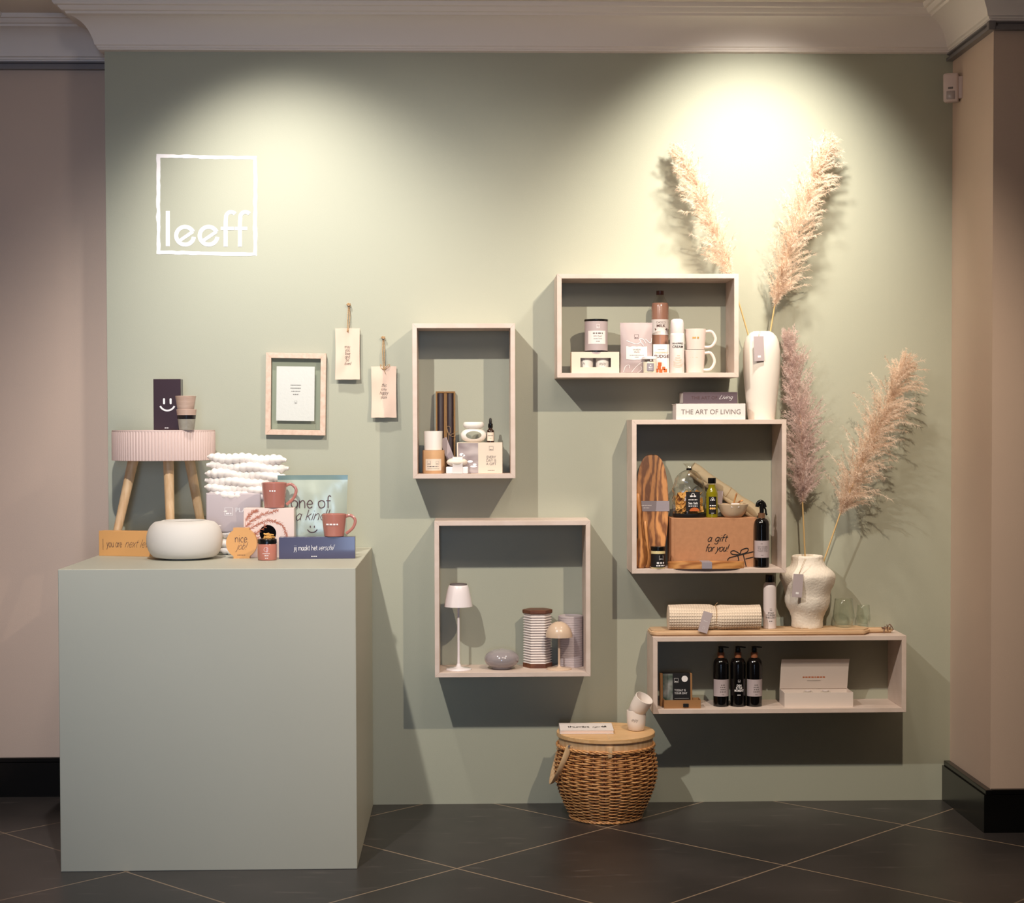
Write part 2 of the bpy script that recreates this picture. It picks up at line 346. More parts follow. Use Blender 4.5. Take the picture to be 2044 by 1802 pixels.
# monoline lettering: (advance, strokes)
G = {
 'a': (.75, [[(.55, .8), (.3, 1), (.05, .5), (.25, 0), (.5, .2), (.58, .6)], [(.6, .98), (.58, .4), (.66, 0)]]),
 'b': (.75, [[(.08, 1.6), (.08, 0)], [(.08, .6), (.35, 1), (.62, .5), (.35, 0), (.08, .3)]]),
 'c': (.65, [[(.58, .85), (.35, 1), (.08, .5), (.3, 0), (.58, .15)]]),
 'd': (.78, [[(.6, 1.6), (.6, 0)], [(.6, .6), (.35, 1), (.06, .5), (.35, 0), (.6, .3)]]),
 'e': (.7, [[(.1, .5), (.6, .56), (.5, .92), (.3, 1), (.07, .5), (.3, 0), (.6, .18)]]),
 'f': (.5, [[(.5, 1.5), (.32, 1.6), (.2, 1.3), (.2, 0)], [(.02, .95), (.45, .95)]]),
 'g': (.75, [[(.58, .8), (.3, 1), (.05, .5), (.3, .05), (.58, .4)], [(.6, 1), (.6, -.3), (.35, -.55), (.08, -.35)]]),
 'h': (.75, [[(.08, 1.6), (.08, 0)], [(.08, .6), (.35, 1), (.58, .75), (.6, 0)]]),
 'i': (.28, [[(.12, 1), (.12, 0)], [(.12, 1.35), (.12, 1.42)]]),
 'j': (.35, [[(.18, 1), (.18, -.3), (-.05, -.5)], [(.18, 1.35), (.18, 1.42)]]),
 'k': (.68, [[(.08, 1.6), (.08, 0)], [(.55, 1), (.1, .5)], [(.25, .62), (.6, 0)]]),
 'l': (.3, [[(.12, 1.6), (.12, 0)]]),
 'm': (1.1, [[(.08, 1), (.08, 0)], [(.08, .65), (.32, 1), (.5, .75), (.5, 0)], [(.5, .65), (.76, 1), (.96, .75), (.96, 0)]]),
 'n': (.75, [[(.08, 1), (.08, 0)], [(.08, .6), (.35, 1), (.58, .75), (.6, 0)]]),
 'o': (.8, [[(.37, 1), (.08, .8), (.06, .4), (.2, .05), (.37, 0), (.6, .15), (.68, .5), (.6, .85), (.37, 1)]]),
 'p': (.75, [[(.08, 1), (.08, -.55)], [(.08, .6), (.35, 1), (.62, .5), (.35, 0), (.08, .3)]]),
 'r': (.5, [[(.08, 1), (.08, 0)], [(.08, .6), (.28, .95), (.48, .95)]]),
 's': (.6, [[(.5, .88), (.3, 1), (.1, .8), (.3, .52), (.5, .28), (.3, 0), (.06, .12)]]),
 't': (.5, [[(.2, 1.4), (.2, .25), (.4, 0)], [(.02, 1), (.44, 1)]]),
 'u': (.75, [[(.08, 1), (.1, .25), (.32, 0), (.58, .35)], [(.6, 1), (.6, 0)]]),
 'v': (.62, [[(.04, 1), (.3, 0)], [(.3, 0), (.56, 1)]]),
 'x': (.65, [[(.05, 1), (.55, 0)], [(.55, 1), (.05, 0)]]),
 'y': (.65, [[(.05, 1), (.3, .1)], [(.58, 1), (.3, .1), (.05, -.55)]]),
 'L': (.8, [[(.35, 1.6), (.2, .8), (.1, 0), (.4, .1), (.7, .02)]]),
 '!': (.35, [[(.15, 1.6), (.13, .45)], [(.13, .12), (.13, .0)]]),
 ' ': (.45, []),
}
def strokes(bm, txt, x, z, h, w, slant=0.0, squash=1.0, fit=None):
    """x,z = start of baseline, h = x-height; fit = total width"""
    tot = sum(G[c][0] for c in txt)*h*squash
    if fit: squash *= fit/tot
    cx = x
    for ch in txt:
        adv, st = G[ch]
        for s in st:
            pts = [((cx+p[0]*h*squash+slant*p[1]*h), z+p[1]*h) for p in s]
            if len(pts) > 2: pts = [(v.x, v.y) for v in smoothpts([Vector((p[0], p[1], 0)) for p in pts], 5)]
            ribbon(bm, pts, w)
        cx += adv*h*squash
    return bm
def text_bm(txt, size, align='CENTER', bold=0.0, shear=0.0, sx=1.0, space=1.0, lines=1.0, fit=None):
    cu = bpy.data.curves.new('t', 'FONT'); cu.body = txt; cu.size = size; cu.align_x = align; cu.offset = bold; cu.shear = shear
    cu.space_character = space; cu.space_line = lines; cu.resolution_u = 3
    o = bpy.data.objects.new('t', cu); COL.objects.link(o); bpy.context.view_layer.update()
    me = bpy.data.meshes.new_from_object(o.evaluated_get(bpy.context.evaluated_depsgraph_get()))
    bpy.data.objects.remove(o); bpy.data.curves.remove(cu)
    if fit and me.vertices:
        xs = [v.co.x for v in me.vertices]; sx = fit/max(1e-6, (max(xs)-min(xs)))
    bm = BM(); bm.from_mesh(me); bpy.data.meshes.remove(me)
    for v in bm.verts: v.co = Vector((v.co.x*sx, 0, v.co.y))
    return bm
def shift(bm, x=0, y=0, z=0):
    bmesh.ops.translate(bm, vec=(x, y, z), verts=bm.verts); return bm
def wrap(bm, R, e=0.0004, cx=0, cy=0):
    """bend flat lettering (x,z at y=0) onto the front of a cylinder of radius R"""
    for v in bm.verts:
        a = v.co.x/R; v.co.x = cx+(R+e)*math.sin(a); v.co.y = cy-(R+e)*math.cos(a)
    return bm
def curved_label(R, w, z0, z1, e=0.0003, n=20, tilt=0):
    bm = BM(); prev = None
    for i in range(n+1):
        a = (-0.5+i/n)*w/R
        p = (bm.verts.new(((R+e)*math.sin(a), -(R+e)*math.cos(a), z0)), bm.verts.new(((R+e)*math.sin(a), -(R+e)*math.cos(a), z1)))
        if prev: bm.faces.new((prev[0], p[0], p[1], prev[1]))
        prev = p
    return bm
def dashes(bm, x, z, w, h, n=5):
    """a line of print too fine to read: small broken strokes"""
    q = x-w/2; st = random.Random(int(abs(x*9999+z*777)))
    while q < x+w/2:
        l = min(h*st.uniform(.8, 2.2), x+w/2-q)
        quad(bm, [(q, 0, z-h/2), (q+l, 0, z-h/2), (q+l, 0, z+h/2), (q, 0, z+h/2)]); q += l+h*.6
    return bm
def minilogo(bm, x, z, s):
    """small square logo: rough outline with a tiny word along its foot"""
    h = s/2; ribbon(bm, [(x-h, z+h), (x+h, z+h), (x+h, z-h), (x-h, z-h)], s*.07, closed=True)
    dashes(bm, x, z-h*.55, s*.7, s*.2); return bm

# ------------------------------------------------------------------ room shell
XL, XR, ZC, CEIL = -1.894, 1.222, 2.77, 2.92
struct('floor', quad(BM(), [(-6, -9, 0), (6, -9, 0), (6, 0.4, 0), (-6, 0.4, 0)]), M_floor)
struct('ceiling', quad(BM(), [(-6, -9, CEIL), (-6, 0.4, CEIL), (6, 0.4, CEIL), (6, -9, CEIL)]), M_ceil)
struct('wall_back', box(BM(), XL, XR, 0, 0.26, 0, CEIL), M_green)
struct('wall_left', box(BM(), -2.43, XL, 0.2, 0.26, 0, CEIL), M_beige)
struct('wall_side', box(BM(), -2.6, -2.43, -3.2, 0.26, 0, CEIL), M_beige)
PD = 0.488
struct('wall_right', box(BM(), XR, 3.2, -PD, 0.26, 0, CEIL), M_beige)
PROF = [(0.0, 2.7690), (.012, 2.7705), (.0185, 2.7725), (.0195, 2.7775), (.023, 2.7785), (.0245, 2.7845), (.0305, 2.7885), (.031, 2.7935), (.034, 2.806),
        (.0395, 2.8195), (.047, 2.835), (.057, 2.850), (.070, 2.8625), (.086, 2.8725), (.104, 2.8795), (.112, 2.8805), (.116, 2.8885), (.126, 2.8905),
        (.134, 2.8985), (.137, 2.904), (.147, 2.906), (.152, 2.913), (.153, CEIL)]
def cornice(name, path):
    """sweep the profile along a plan path; path = list of (x, y, (nx,ny) mitre direction)"""
    bm = BM(); rows = []
    for x, y, nx, ny in path: rows.append([bm.verts.new((x+nx*p, y+ny*p, z)) for p, z in PROF])
    for a, c in zip(rows, rows[1:]):
        for i in range(len(PROF)-1): bm.faces.new((a[i], a[i+1], c[i+1], c[i]))
    bmesh.ops.recalc_face_normals(bm, faces=bm.faces[:])
    return struct(name, bm, M_cornice, smooth=28)
cornice('trim_1', [(XL, 0.2, -1, -1), (XL, 0, -1, -1), (XR, 0, -1, -1)])
cornice('trim_2', [(-2.43, -3.2, 1, 0), (-2.43, 0.2, 1, -1), (XL, 0.2, -1, -1)])
cornice('trim_3', [(XR, 0, -1, -1), (XR, -PD, -1, -1), (3.0, -PD, 0, -1)])
def rail(name, x0, y0, x1, y1, nx, ny, zt, h):
    bm = BM(); prof = [(0, zt), (.022, zt), (.022, zt-h*.18), (.014, zt-h*.3), (.014, zt-h*.55), (.024, zt-h*.62), (.024, zt-h), (0, zt-h)]
    a = [bm.verts.new((x0+nx*p, y0+ny*p, z)) for p, z in prof]; c = [bm.verts.new((x1+nx*p, y1+ny*p, z)) for p, z in prof]
    for i in range(len(prof)): bm.faces.new((a[i], a[(i+1) % 8], c[(i+1) % 8], c[i]))
    bm.faces.new(a[::-1]); bm.faces.new(c); bmesh.ops.recalc_face_normals(bm, faces=bm.faces[:])
    return struct(name, bm, M_rail)
rail('trim_4', -2.43, 0.2, XL, 0.2, 0, -1, 2.772, 0.030)
rail('trim_5', XR, 0, XR, -PD-.024, -1, 0, 2.772, 0.030)
struct('trim_7', box(BM(), XR-.0245, XR, -PD-.0245, -PD, 2.7415, 2.7725, .002), M_rail)
rail('trim_6', XR-.024, -PD, 3.0, -PD, 0, -1, 2.772, 0.030)
def baseboard(name, x0, x1, y0, y1, nx, ny):
    bm = BM(); box(bm, x0, x1, y0, y1, 0, .130, 0.0)
    box(bm, x0+(.006 if nx else 0), x1, y0+(.006 if ny else 0), y1, .130, .148, 0.003)
    return struct(name, bm, M_black)
baseboard('baseboard_left', -2.43, XL, 0.18, 0.2, 0, 1)
baseboard('baseboard_right', XR-.03, XR, -PD-.028, 0, 1, 0)
baseboard('baseboard_front', XR, 3.0, -PD-.028, -PD, 0, 1)

# white painted logo on the wall
t = thing('wall_logo', 'white square outline logo with lowercase letters painted high on the green wall', 'logo', (X(412, 0, 410), -0.001, Z(410, 0, 412)))
ox, oz = t.location.x, t.location.z
def lp(px, py): x, z = at(px, py, 0); return (x-ox, z-oz)
s0 = S(0)
rnd = random.Random(3)
def rough(a, c, n=40):
    o = []
    for i in range(n): 
        k = i/n; o.append((a[0]+(c[0]-a[0])*k, a[1]+(c[1]-a[1])*k))
    return o
outer = [lp(312.5, 307.5), lp(513, 312), lp(513, 511), lp(312.5, 507)]
inner = [lp(320, 315), lp(506, 318.5), lp(505.5, 504), lp(320, 500)]
bm = BM(); O = []; I = []
for k in range(4):
    O += rough(outer[k], outer[(k+1) % 4]); I += rough(inner[k], inner[(k+1) % 4])
def jit(p, k, amp, sd):
    e = 0 if k % 40 < 1 else 1
    return (p[0]+e*amp*noise.noise(Vector((k*.33, sd, 0))), p[1]+e*amp*noise.noise(Vector((k*.33, sd+9, 0))))
O = [jit(p, k, .0035, 1.3) for k, p in enumerate(O)]; I = [jit(p, k, .003, 5.7) for k, p in enumerate(I)]
vo = [bm.verts.new((p[0], 0, p[1])) for p in O]; vi = [bm.verts.new((p[0], 0, p[1])) for p in I]
for k in range(len(O)): bm.faces.new((vo[k], vo[(k+1) % len(O)], vi[(k+1) % len(O)], vi[k]))
obj('logo_frame', bm, M_logo, t, smooth=0)
bm = BM(); W8 = 8*s0
ribbon(bm, [lp(335, 421), lp(335, 491.5)], W8)
for ex in (369.5, 416.5):
    c0 = lp(ex, 470.5); R = 17.5*s0
    pts = [(c0[0]-.72*R, c0[1]-.62*R), (c0[0]+.9*R, c0[1]+.47*R)]
    ribbon(bm, pts, W8*.8)
    ribbon(bm, arc(c0[0], c0[1], R, 25, 352, 48), W8)
for fx in (450.5, 479):
    c0 = lp(fx+11, 433.5); R = 10.2*s0
    pts = [lp(fx, 492.3), lp(fx, 460), lp(fx, 445)] + arc(c0[0], c0[1], R, 180, 40, 16)
    ribbon(bm, pts, W8*.95)
ribbon(bm, [lp(441, 456), lp(466.5, 456)], 6.3*s0); ribbon(bm, [lp(468.5, 456), lp(493.5, 456)], 6.3*s0)
obj('lettering', bm, M_logo, t, smooth=0)

# motion sensor on the side of the pillar
t = thing('motion_sensor', 'small white alarm motion sensor high on the right pillar beside the cornice', 'motion sensor', (XR-.002, -.105, 2.626), (math.radians(4), 0, math.radians(-24)))
bm = BM()
prof = [(-.03, -.052), (-.033, .0), (-.033, .04), (-.025, .052), (.026, .052), (.030, .04), (.030, -.04), (.02, -.056), (-.018, -.056)]
box(bm, -.058, -.004, -.026, .022, -.052, .052, .008, 3)
obj('housing', bm, M_sensor, t)
bm = BM(); box(bm, -.046, -.016, -.0285, -.024, -.042, -.012, .002); obj('lens_window', bm, M_sensord, t)
bm = BM(); box(bm, -.04, -.022, -.0275, -.024, -.005, .002, .001); obj('led_slot', bm, M_inkg, t)
bm = BM(); box(bm, -.006, .012, -.018, .02, -.04, .04, .003); obj('bracket', bm, M_sensor, t)

# ------------------------------------------------------------------ counter
CT = 0.9552
t = thing('display_counter', 'large sage green box counter standing on the floor against the wall', 'counter', (-1.396, -.4522, 0))
bm = BM(); box(bm, -.4665, .4665, -.4522, .4512, 0, CT, .0015, 1); obj('counter_body', bm, M_counter, t)

# ------------------------------------------------------------------ wall shelves
BD = 0.2034; TH = 0.0165
SH = {'b1': (-0.7708, -0.4047, 1.2137, 1.7663), 'b2': (-0.6952, -0.1369, 0.5016, 1.0615), 'b3': (-0.2545, 0.3962, 1.5728, 1.9423),
      'b4': (0.0126, 0.5681, 0.8704, 1.4214), 'b5': (0.0877, 1.0037, 0.3642, 0.6415)}
LB = {'b1': 'tall narrow whitewashed wooden box shelf holding candles and an oil burner', 'b2': 'square whitewashed wooden box shelf holding the white table lamp',
      'b3': 'wide upper whitewashed wooden box shelf holding mugs and the whipped cream can', 'b4': 'square whitewashed wooden box shelf holding olive wood boards and the kraft gift box',
      'b5': 'long low whitewashed wooden box shelf holding three black pump bottles'}
for k, (l, r, b_, t_) in SH.items():
    t = thing('box_shelf', LB[k], 'wall shelf', ((l+r)/2, 0, b_), group='whitewashed box shelves on the green wall')
    w = (r-l)/2; h = t_-b_
    def panel(name, poly):
        bm = BM(); prism(bm, poly, -BD, -0.0005); bmesh.ops.bevel(bm, geom=bm.edges[:], offset=.0007, segments=1, affect='EDGES'); obj(name, bm, M_wood, t, smooth=0)
    panel('shelf_panel', [(-w, h), (w, h), (w-TH, h-TH), (-w+TH, h-TH)])
    panel('shelf_panel', [(-w, 0), (-w+TH, TH), (w-TH, TH), (w, 0)])
    panel('side_panel', [(-w, 0), (-w, h), (-w+TH, h-TH), (-w+TH, TH)])
    panel('side_panel', [(w, 0), (w-TH, TH), (w-TH, h-TH), (w, h)])
Z1, Z2, Z3, Z4, Z5 = [SH[k][2]+TH for k in ('b1', 'b2', 'b3', 'b4', 'b5')]
T4, T5 = SH['b4'][3], SH['b5'][3]

# generic builders -------------------------------------------------
def solid(prof, n=48, **k): return lathe(BM(), prof, n, **k)
def rounded(r, h, e=.004, top=True):
    """closed cylinder profile with rounded rims"""
    p = [(0, 0), (r-e, 0), (r-e*.3, e*.3), (r, e), (r, h-e), (r-e*.3, h-e*.3), (r-e, h), (0, h)]
    return p
def mug(t, m, rb, rt, h, hside=1, hy=0.0, hr=None, w=.0028, name='mug_body', hz=.52, hw=.026, hh=.034, tail=False):
    prof = [(0, 0), (rb*.9, 0), (rb, .002), (rb+(rt-rb)*.1, h*.12), (rt-(rt-rb)*.2, h*.7), (rt, h-.001), (rt-.001, h), (rt-w+.0005, h), (rt-w, h-.002), (rb-w, .006), (0, .006)]
    obj(name, solid(prof, 48), m, t)
    R = rb+(rt-rb)*.7
    if not tail: pts = [(R-.004, 0, h*(hz+.34)), (R+hw*.6, 0, h*(hz+.36)), (R+hw, 0, h*hz), (R+hw*.6, 0, h*(hz-.33)), (R-.006, 0, h*(hz-.38))]
    else: pts = [(R-.003, 0, h*.86), (R+hw*.5, 0, h*.93), (R+hw, 0, h*.72), (R+hw*.75, 0, h*.38), (R+.001, 0, h*.12)]
    P = smoothpts([(hside*p[0], p[1], p[2]) for p in pts], 6)
    obj('handle', tube(BM(), P, .0034, 10, ry=.0052), m, t)
def letter(t, bm, m, y, x=0, z=0, name='lettering'):
    shift(bm, x, y, z); return obj(name, bm, m, t, smooth=0)

# ------------------------------------------------------------------ items on the counter
# side table
ty = -.195; tx = X(327, ty, 890)
t = thing('side_table', 'small round side table with ribbed pale pink drum and three wooden legs on the counter', 'table', (tx, ty, CT))
R0 = 101.5*S(ty-.03); zt = Z(858.5, ty-.175, 327)-CT; zb = Z(921.5, ty-.175, 327)-CT
bm = BM(); nr = 96
lathe(bm, [(R0*.97, zb+.002), (R0, zb+.003), (R0, zt-.006), (R0*.985, zt-.003)], nr*6, cap=False, fn=lambda a, z: 1-.014*(1-abs(math.sin(a*nr/2))**.7))
lathe(bm, [(0, zb+.002), (R0*.97, zb+.002)], 64, cap=False)
obj('drum', bm, M_pink, t, smooth=60)
obj('table_top', solid([(0, zt-.008), (R0*.99, zt-.008), (R0*.995, zt-.002), (R0*.99, zt), (R0*.965, zt), (R0*.96, zt-.006), (0, zt-.006)], 96), M_pink, t)
for (ax, ay), (bx, by) in (((X(266, ty-.03), ty-.03), (X(225, ty-.08), ty-.10)), ((X(336, ty-.09), ty-.09), (X(340, ty-.15), ty-.15)), ((X(378, ty+.03), ty+.03), (X(407, ty+.08), ty+.10))):
    bm = BM(); tube(bm, [(ax-tx, ay-ty, zb+.004), (bx-tx, by-ty, .004)], [.0185, .0135], 24); obj('leg', bm, M_lightwood, t)
# dark smiley box on the table
by = -.27; s = S(by); TT = CT+zt+.0005
t = thing('gift_box', 'tall dark plum gift box with a white smiley face standing on the pink side table', 'box', (X(334, by, 858), by, TT))
w = 27*s; h = 101*s
bm = BM(); box(bm, -w, w, 0, .05, 0, h, .0008, 1); obj('carton', bm, M_plum, t, smooth=0)
bm = BM()
for ex in (-6, 7): ribbon(bm, [(ex*s, 53*s), (ex*s, 61*s)], 4*s); disc(bm, ex*s, 53*s, 2*s); disc(bm, ex*s, 61*s, 2*s)
ribbon(bm, arc(.5*s, 54*s, 15.5*s, 205, 335, 24, 1, 1), 3.4*s); letter(t, bm, M_inkw, -.0006, name='smiley_print')
bm = BM(); dashes(bm, -1*s, 4*s, 8*s, 1.6*s); letter(t, bm, M_inkw, -.0006, name='small_print')
# stacked tumblers on the table
cy_ = -.325; s = S(cy_)
M_cupA = mat('reactive_glaze_upper', (206, 178, 160), 0.3, coat=0.3, col2=(190, 160, 142), scale=20, stretch=(1, 1, 4))
M_cupB1 = mat('reactive_glaze_pink', (200, 170, 152), 0.3, coat=0.3)
M_cupB2 = mat('reactive_glaze_band', (34, 30, 32), 0.2, coat=0.5)
M_cupB3 = mat('reactive_glaze_grey', (168, 162, 148), 0.3, coat=0.3, col2=(150, 142, 128), scale=40)
def cupprof(rb, rt, h, w=.002): return [(0, 0), (rb-.001, 0), (rb, .001), ((rb+rt)/2+.0008, h*.5), (rt, h-.0008), (rt-w/2, h), (rt-w, h-.001), (rb-w, .004), (0, .004)]
cxx = X(372.5, cy_, 840)
t = thing('tumbler', 'glazed tumbler with dark band, lower of two stacked on the pink side table', 'cup', (cxx, cy_, TT), group='stacked glazed tumblers')
rb, rt, h = 15*s, 20*s, 41*s
p = [(0, 0), (rb-.001, 0), (rb, .001), (rb+(rt-rb)*.55, h*.53)]
bm = solid(p, 40, cap=False); obj('grey_base', bm, M_cupB3, t)
obj('dark_band', solid([(rb+(rt-rb)*.55, h*.53), (rb+(rt-rb)*.74, h*.72)], 40, cap=False), M_cupB2, t)
obj('rim', solid([(rb+(rt-rb)*.74, h*.72), (rt, h-.0008), (rt-.001, h), (rt-.002, h-.001), (rb-.001, .004), (0, .004)], 40, cap=False), M_cupB1, t)
t = thing('tumbler', 'blush glazed ceramic tumbler, upper of the two stacked on the pink side table', 'cup', (cxx-1.5*s, cy_, TT+24*s+.0045), group='stacked glazed tumblers')
obj('cup_body', solid(cupprof(15*s-.0025, 20.5*s, 41*s), 40), M_cupA, t)

# orange long box
a0 = Vector((-1.854, -.348)); a1 = Vector((-1.646, -.427)); ang = math.atan2((a1-a0).y, (a1-a0).x)*.75
t = thing('gift_box', 'long orange gift box behind the white bowl at the left edge of the counter', 'box', (-1.854, -.352, CT), (0, 0, ang))
s = S(-.38); h = 50*s; L_ = .225
bm = BM(); box(bm, 0, L_, 0, .045, 0, h, .0008, 1); obj('carton', bm, M_orange, t, smooth=0)
bm = BM(); strokes(bm, 'you are', .030, 18*s, 9*s, .0013, fit=.058); letter(t, bm, M_inkb, -.0006)
bm = BM(); strokes(bm, 'next level', .098, 18*s, 10*s, .0010, .35, fit=.105); letter(t, bm, M_inkb, -.0006)
bm = BM()
for i in range(9): quad(bm, [(.0155, 0, .022+i*.0042), (.0172, 0, .022+i*.0042), (.0172, 0, .0252+i*.0042), (.0155, 0, .0252+i*.0042)])
letter(t, bm, M_inkb, -.0006, name='small_print')

# bowl
by = -.50; s = S(by); Rb = 74.8*s; H = 77*s
t = thing('bowl', 'rounded matte white ceramic bowl at the front of the counter', 'bowl', (X(368.5, by, 1085), by, CT))
pr = [(0, 0), (.062, 0), (.066, .002)]
for i in range(1, 20):
    a = math.radians(-62+i*(62+66)/20); pr.append((Rb*(.36+.64*math.cos(a)**.62 if math.cos(a) > 0 else .3), H*(.5+.53*math.sin(a))))
pr += [(Rb*.62, H*.985), (Rb*.57, H), (Rb*.54, H*.99), (Rb*.53, H*.95), (Rb*.72, H*.85), (Rb*.93, H*.55), (Rb*.8, H*.2), (Rb*.4, .008), (0, .008)]
obj('bowl_body', solid(pr, 72), M_bowl, t, smooth=50)

# bubble throw
ty = -.318; s = S(ty)
t = thing('throw_blanket', 'folded white bubble throw in a lilac sleeve standing behind the gifts on the counter', 'blanket', (X(487, ty, 1107), ty, CT))
bm = BM()
def bead(x0, z0, x1, z1, rz, ry_, pitch, yoff=0, ph=0):
    n = int(abs(x1-x0)/pitch*8); pts = []; r = []; r2l = []
    for i in range(n+1):
        k = i/n; u = k*(x1-x0)/pitch
        e = min(1, 8*k, 8*(1-k))**.5
        b_ = .66+.34*abs(math.sin(PI*(u+ph)))**.8
        pts.append((x0+(x1-x0)*k, yoff+.006*math.sin(u*.7+z0*99), z0+(z1-z0)*k+.003*math.sin(u*1.1+z0*60))); r.append(ry_*(.72+.28*b_)*max(e, .3)); r2l.append(rz*b_*max(e, .3)*1.12)
    tube(bm, pts, r, 14, ry=r2l, up=(0, 0, 1))
cz = lambda py: (1107-py)*s
rowsT = [(416, 914, 573, 921), (414, 929, 577, 938), (412, 944, 574, 953), (410, 959, 560, 967), (411, 974, 560, 979), (414, 987, 560, 990)]
for i, (xa, ya, xb, yb) in enumerate(rowsT): bead((xa-487)*s, cz(ya), (xb-487)*s, cz(yb), 10.4*s, .029+.0006*i, 12.5*s, 0, i*.5)
for i, (xa, ya, xb, yb) in enumerate([(416, 1005, 520, 1005), (416, 1020, 520, 1020), (417, 1035, 525, 1035), (417, 1050, 530, 1050), (420, 1066, 530, 1066), (424, 1083, 530, 1083), (432, 1099, 530, 1099)]):
    bead((xa-487)*s, cz(ya), (xb-487)*s, cz(yb), 8.6*s, .0285 if i in (0, 1, 2, 3) else .031, 12.5*s, 0, i*.5)
obj('blanket', bm, M_throw, t, smooth=70)
bm = BM(); box(bm, (415-487)*s, (523-487)*s, -.0335, .0335, cz(1062), cz(984), .006, 3); obj('sleeve', bm, M_lilac, t)
bm = BM(); minilogo(bm, (460-487)*s, cz(1020.5), 15*s); letter(t, bm, M_inkw, -.0342, name='logo_print')
bm = text_bm('PLAID', 13*s, 'LEFT'); letter(t, bm, M_inkw, -.0342, (473-487)*s, cz(1022))

# mint pouch
def pouch(bm, w, h, bulge, top, seedv, nx=26, nz=34, wr=.004):
    V = {}
    for side in (-1, 1):
        for i in range(nx+1):
            for j in range(nz+1):
                u = i/nx*2-1; v = j/nz
                th = bulge*(1-abs(u)**3)**.8*(1-(v**2.6))*(0.35+.65*min(1, v*4+.2))
                x = u*w*(1-.035*math.sin(PI*v)); n_ = noise.noise(Vector((u*2.2+seedv, v*3.5, side)))
                y = side*(th+wr*n_*(1-abs(u)**6)*min(1, (1-v)*5))
                if abs(u) > .999 or v > .999: y = side*.0006
                V[(side, i, j)] = bm.verts.new((x, y, v*h))
    for side in (-1, 1):
        for i in range(nx):
            for j in range(nz):
                q = [V[(side, i, j)], V[(side, i+1, j)], V[(side, i+1, j+1)], V[(side, i, j+1)]]
                f = bm.faces.new(q if side < 0 else q[::-1]); f.material_index = 1 if j/nz > top else 0
    for j in range(nz):
        for i in (0, nx):
            q = [V[(-1, i, j)], V[(-1, i, j+1)], V[(1, i, j+1)], V[(1, i, j)]]
            bm.faces.new(q if i else q[::-1])
    for i in range(nx):
        bm.faces.new([V[(-1, i, nz)], V[(-1, i+1, nz)], V[(1, i+1, nz)], V[(1, i, nz)]])
        bm.faces.new([V[(-1, i, 0)], V[(1, i, 0)], V[(1, i+1, 0)], V[(-1, i+1, 0)]])
    return bm
def pouch_y(w, h, bulge, x, z):
    u = x/w; v = z/h; return -(bulge*(1-abs(u)**3)**.8*(1-(v**2.6))*(0.35+.65*min(1, v*4+.2)))
def on_pouch(bm, w, h, bulge, seedv, wr=.004, e=.0012):
    for v_ in bm.verts:
        u = max(-1, min(1, v_.co.x/w)); v = max(0, min(1, v_.co.z/h)); n_ = noise.noise(Vector((u*2.2+seedv, v*3.5, -1)))
        v_.co.y = pouch_y(w, h, bulge, u*w, v*h)-wr*n_*(1-abs(u)**6)*min(1, (1-v)*5)-e
    return bm
py_ = -.378; s = S(py_); w = 70*s; h = 160*s
t = thing('foil_pouch', 'mint green foil pouch reading one of a kind behind the terracotta mugs', 'pouch', (X(625, py_, 1100), py_, CT))
obj('pouch_body', pouch(BM(), w, h, .024, .925, 1.7, wr=.005), [M_mint, M_mintd], t, smooth=80)
bz = lambda py: (1107-py)*s
bm = BM(); strokes(bm, 'one of', (582-625)*s, bz(1012), 15*s, .0034, fit=80*s)
on_pouch(bm, w, h, .024, 1.7, .005); obj('lettering', bm, M_inkb, t, smooth=0)
bm = BM(); strokes(bm, 'a kind!', (591-625)*s, bz(1036), 13*s, .0024, .3, fit=66*s); on_pouch(bm, w, h, .024, 1.7, .005); obj('lettering', bm, M_inkb, t, smooth=0)
bm = BM(); ribbon(bm, [((621-625)*s, bz(1047)), ((621-625)*s, bz(1051))], 2*s); ribbon(bm, [((629-625)*s, bz(1047)), ((629-625)*s, bz(1051))], 2*s)
ribbon(bm, arc(0, bz(1050), 10.5*s, 205, 335, 18), 2*s); on_pouch(bm, w, h, .024, 1.7, .005); obj('smiley_print', bm, M_inkb, t, smooth=0)

# pink box with grass print
gy = -.465; s = S(gy); bzh = Z(1014, gy, 537)-CT
t = thing('gift_box', 'pale pink gift box printed with brown grasses under a terracotta mug', 'box', (X(537, gy, 1100), gy, CT))
w = 50*s
bm = BM(); box(bm, -w, w, 0, .055, 0, bzh, .0008, 1); obj('carton', bm, M_printpink, t, smooth=0)
bm = BM(); rg = random.Random(5)
gpx = lambda p: ((p[0]-537)*s, (1110-p[1])*s)
for stem in ([(488, 1050), (505, 1036), (528, 1024), (552, 1017)], [(488, 1064), (512, 1044), (540, 1036), (563, 1046), (572, 1066), (571, 1086)], [(488, 1080), (500, 1066), (512, 1062), (530, 1046)], [(490, 1040), (500, 1024), (512, 1016)], [(488, 1092), (500, 1084), (514, 1070)]):
    P = [(v.x, v.y) for v in smoothpts([Vector((*gpx(p), 0)) for p in stem], 8)]
    ribbon(bm, P, .0008)
    for p, p2 in zip(P[2:], P[3:]+[P[-1]]):
        th = math.atan2(p2[1]-p[1], p2[0]-p[0]+1e-6)
        for j in range(5):
            a = th+rg.choice((-1, 1))*rg.uniform(.2, 1.0); l = rg.uniform(.004, .013); q = (min(max(p[0]+l*math.cos(a), -w+.001), w-.001), min(max(p[1]+l*math.sin(a), .002), bzh-.002))
            ribbon(bm, [p, q], rg.uniform(.0007, .0015))
letter(t, bm, M_grassprint, -.0006, name='grass_print')
bm = BM(); cz0 = (Z(1062, gy)-CT)
disc(bm, -2*s, 0, 16.5*s, 32); shift(bm, 0, -.0009, cz0); obj('round_window', bm, M_blackb, t, smooth=0)
bm = BM()
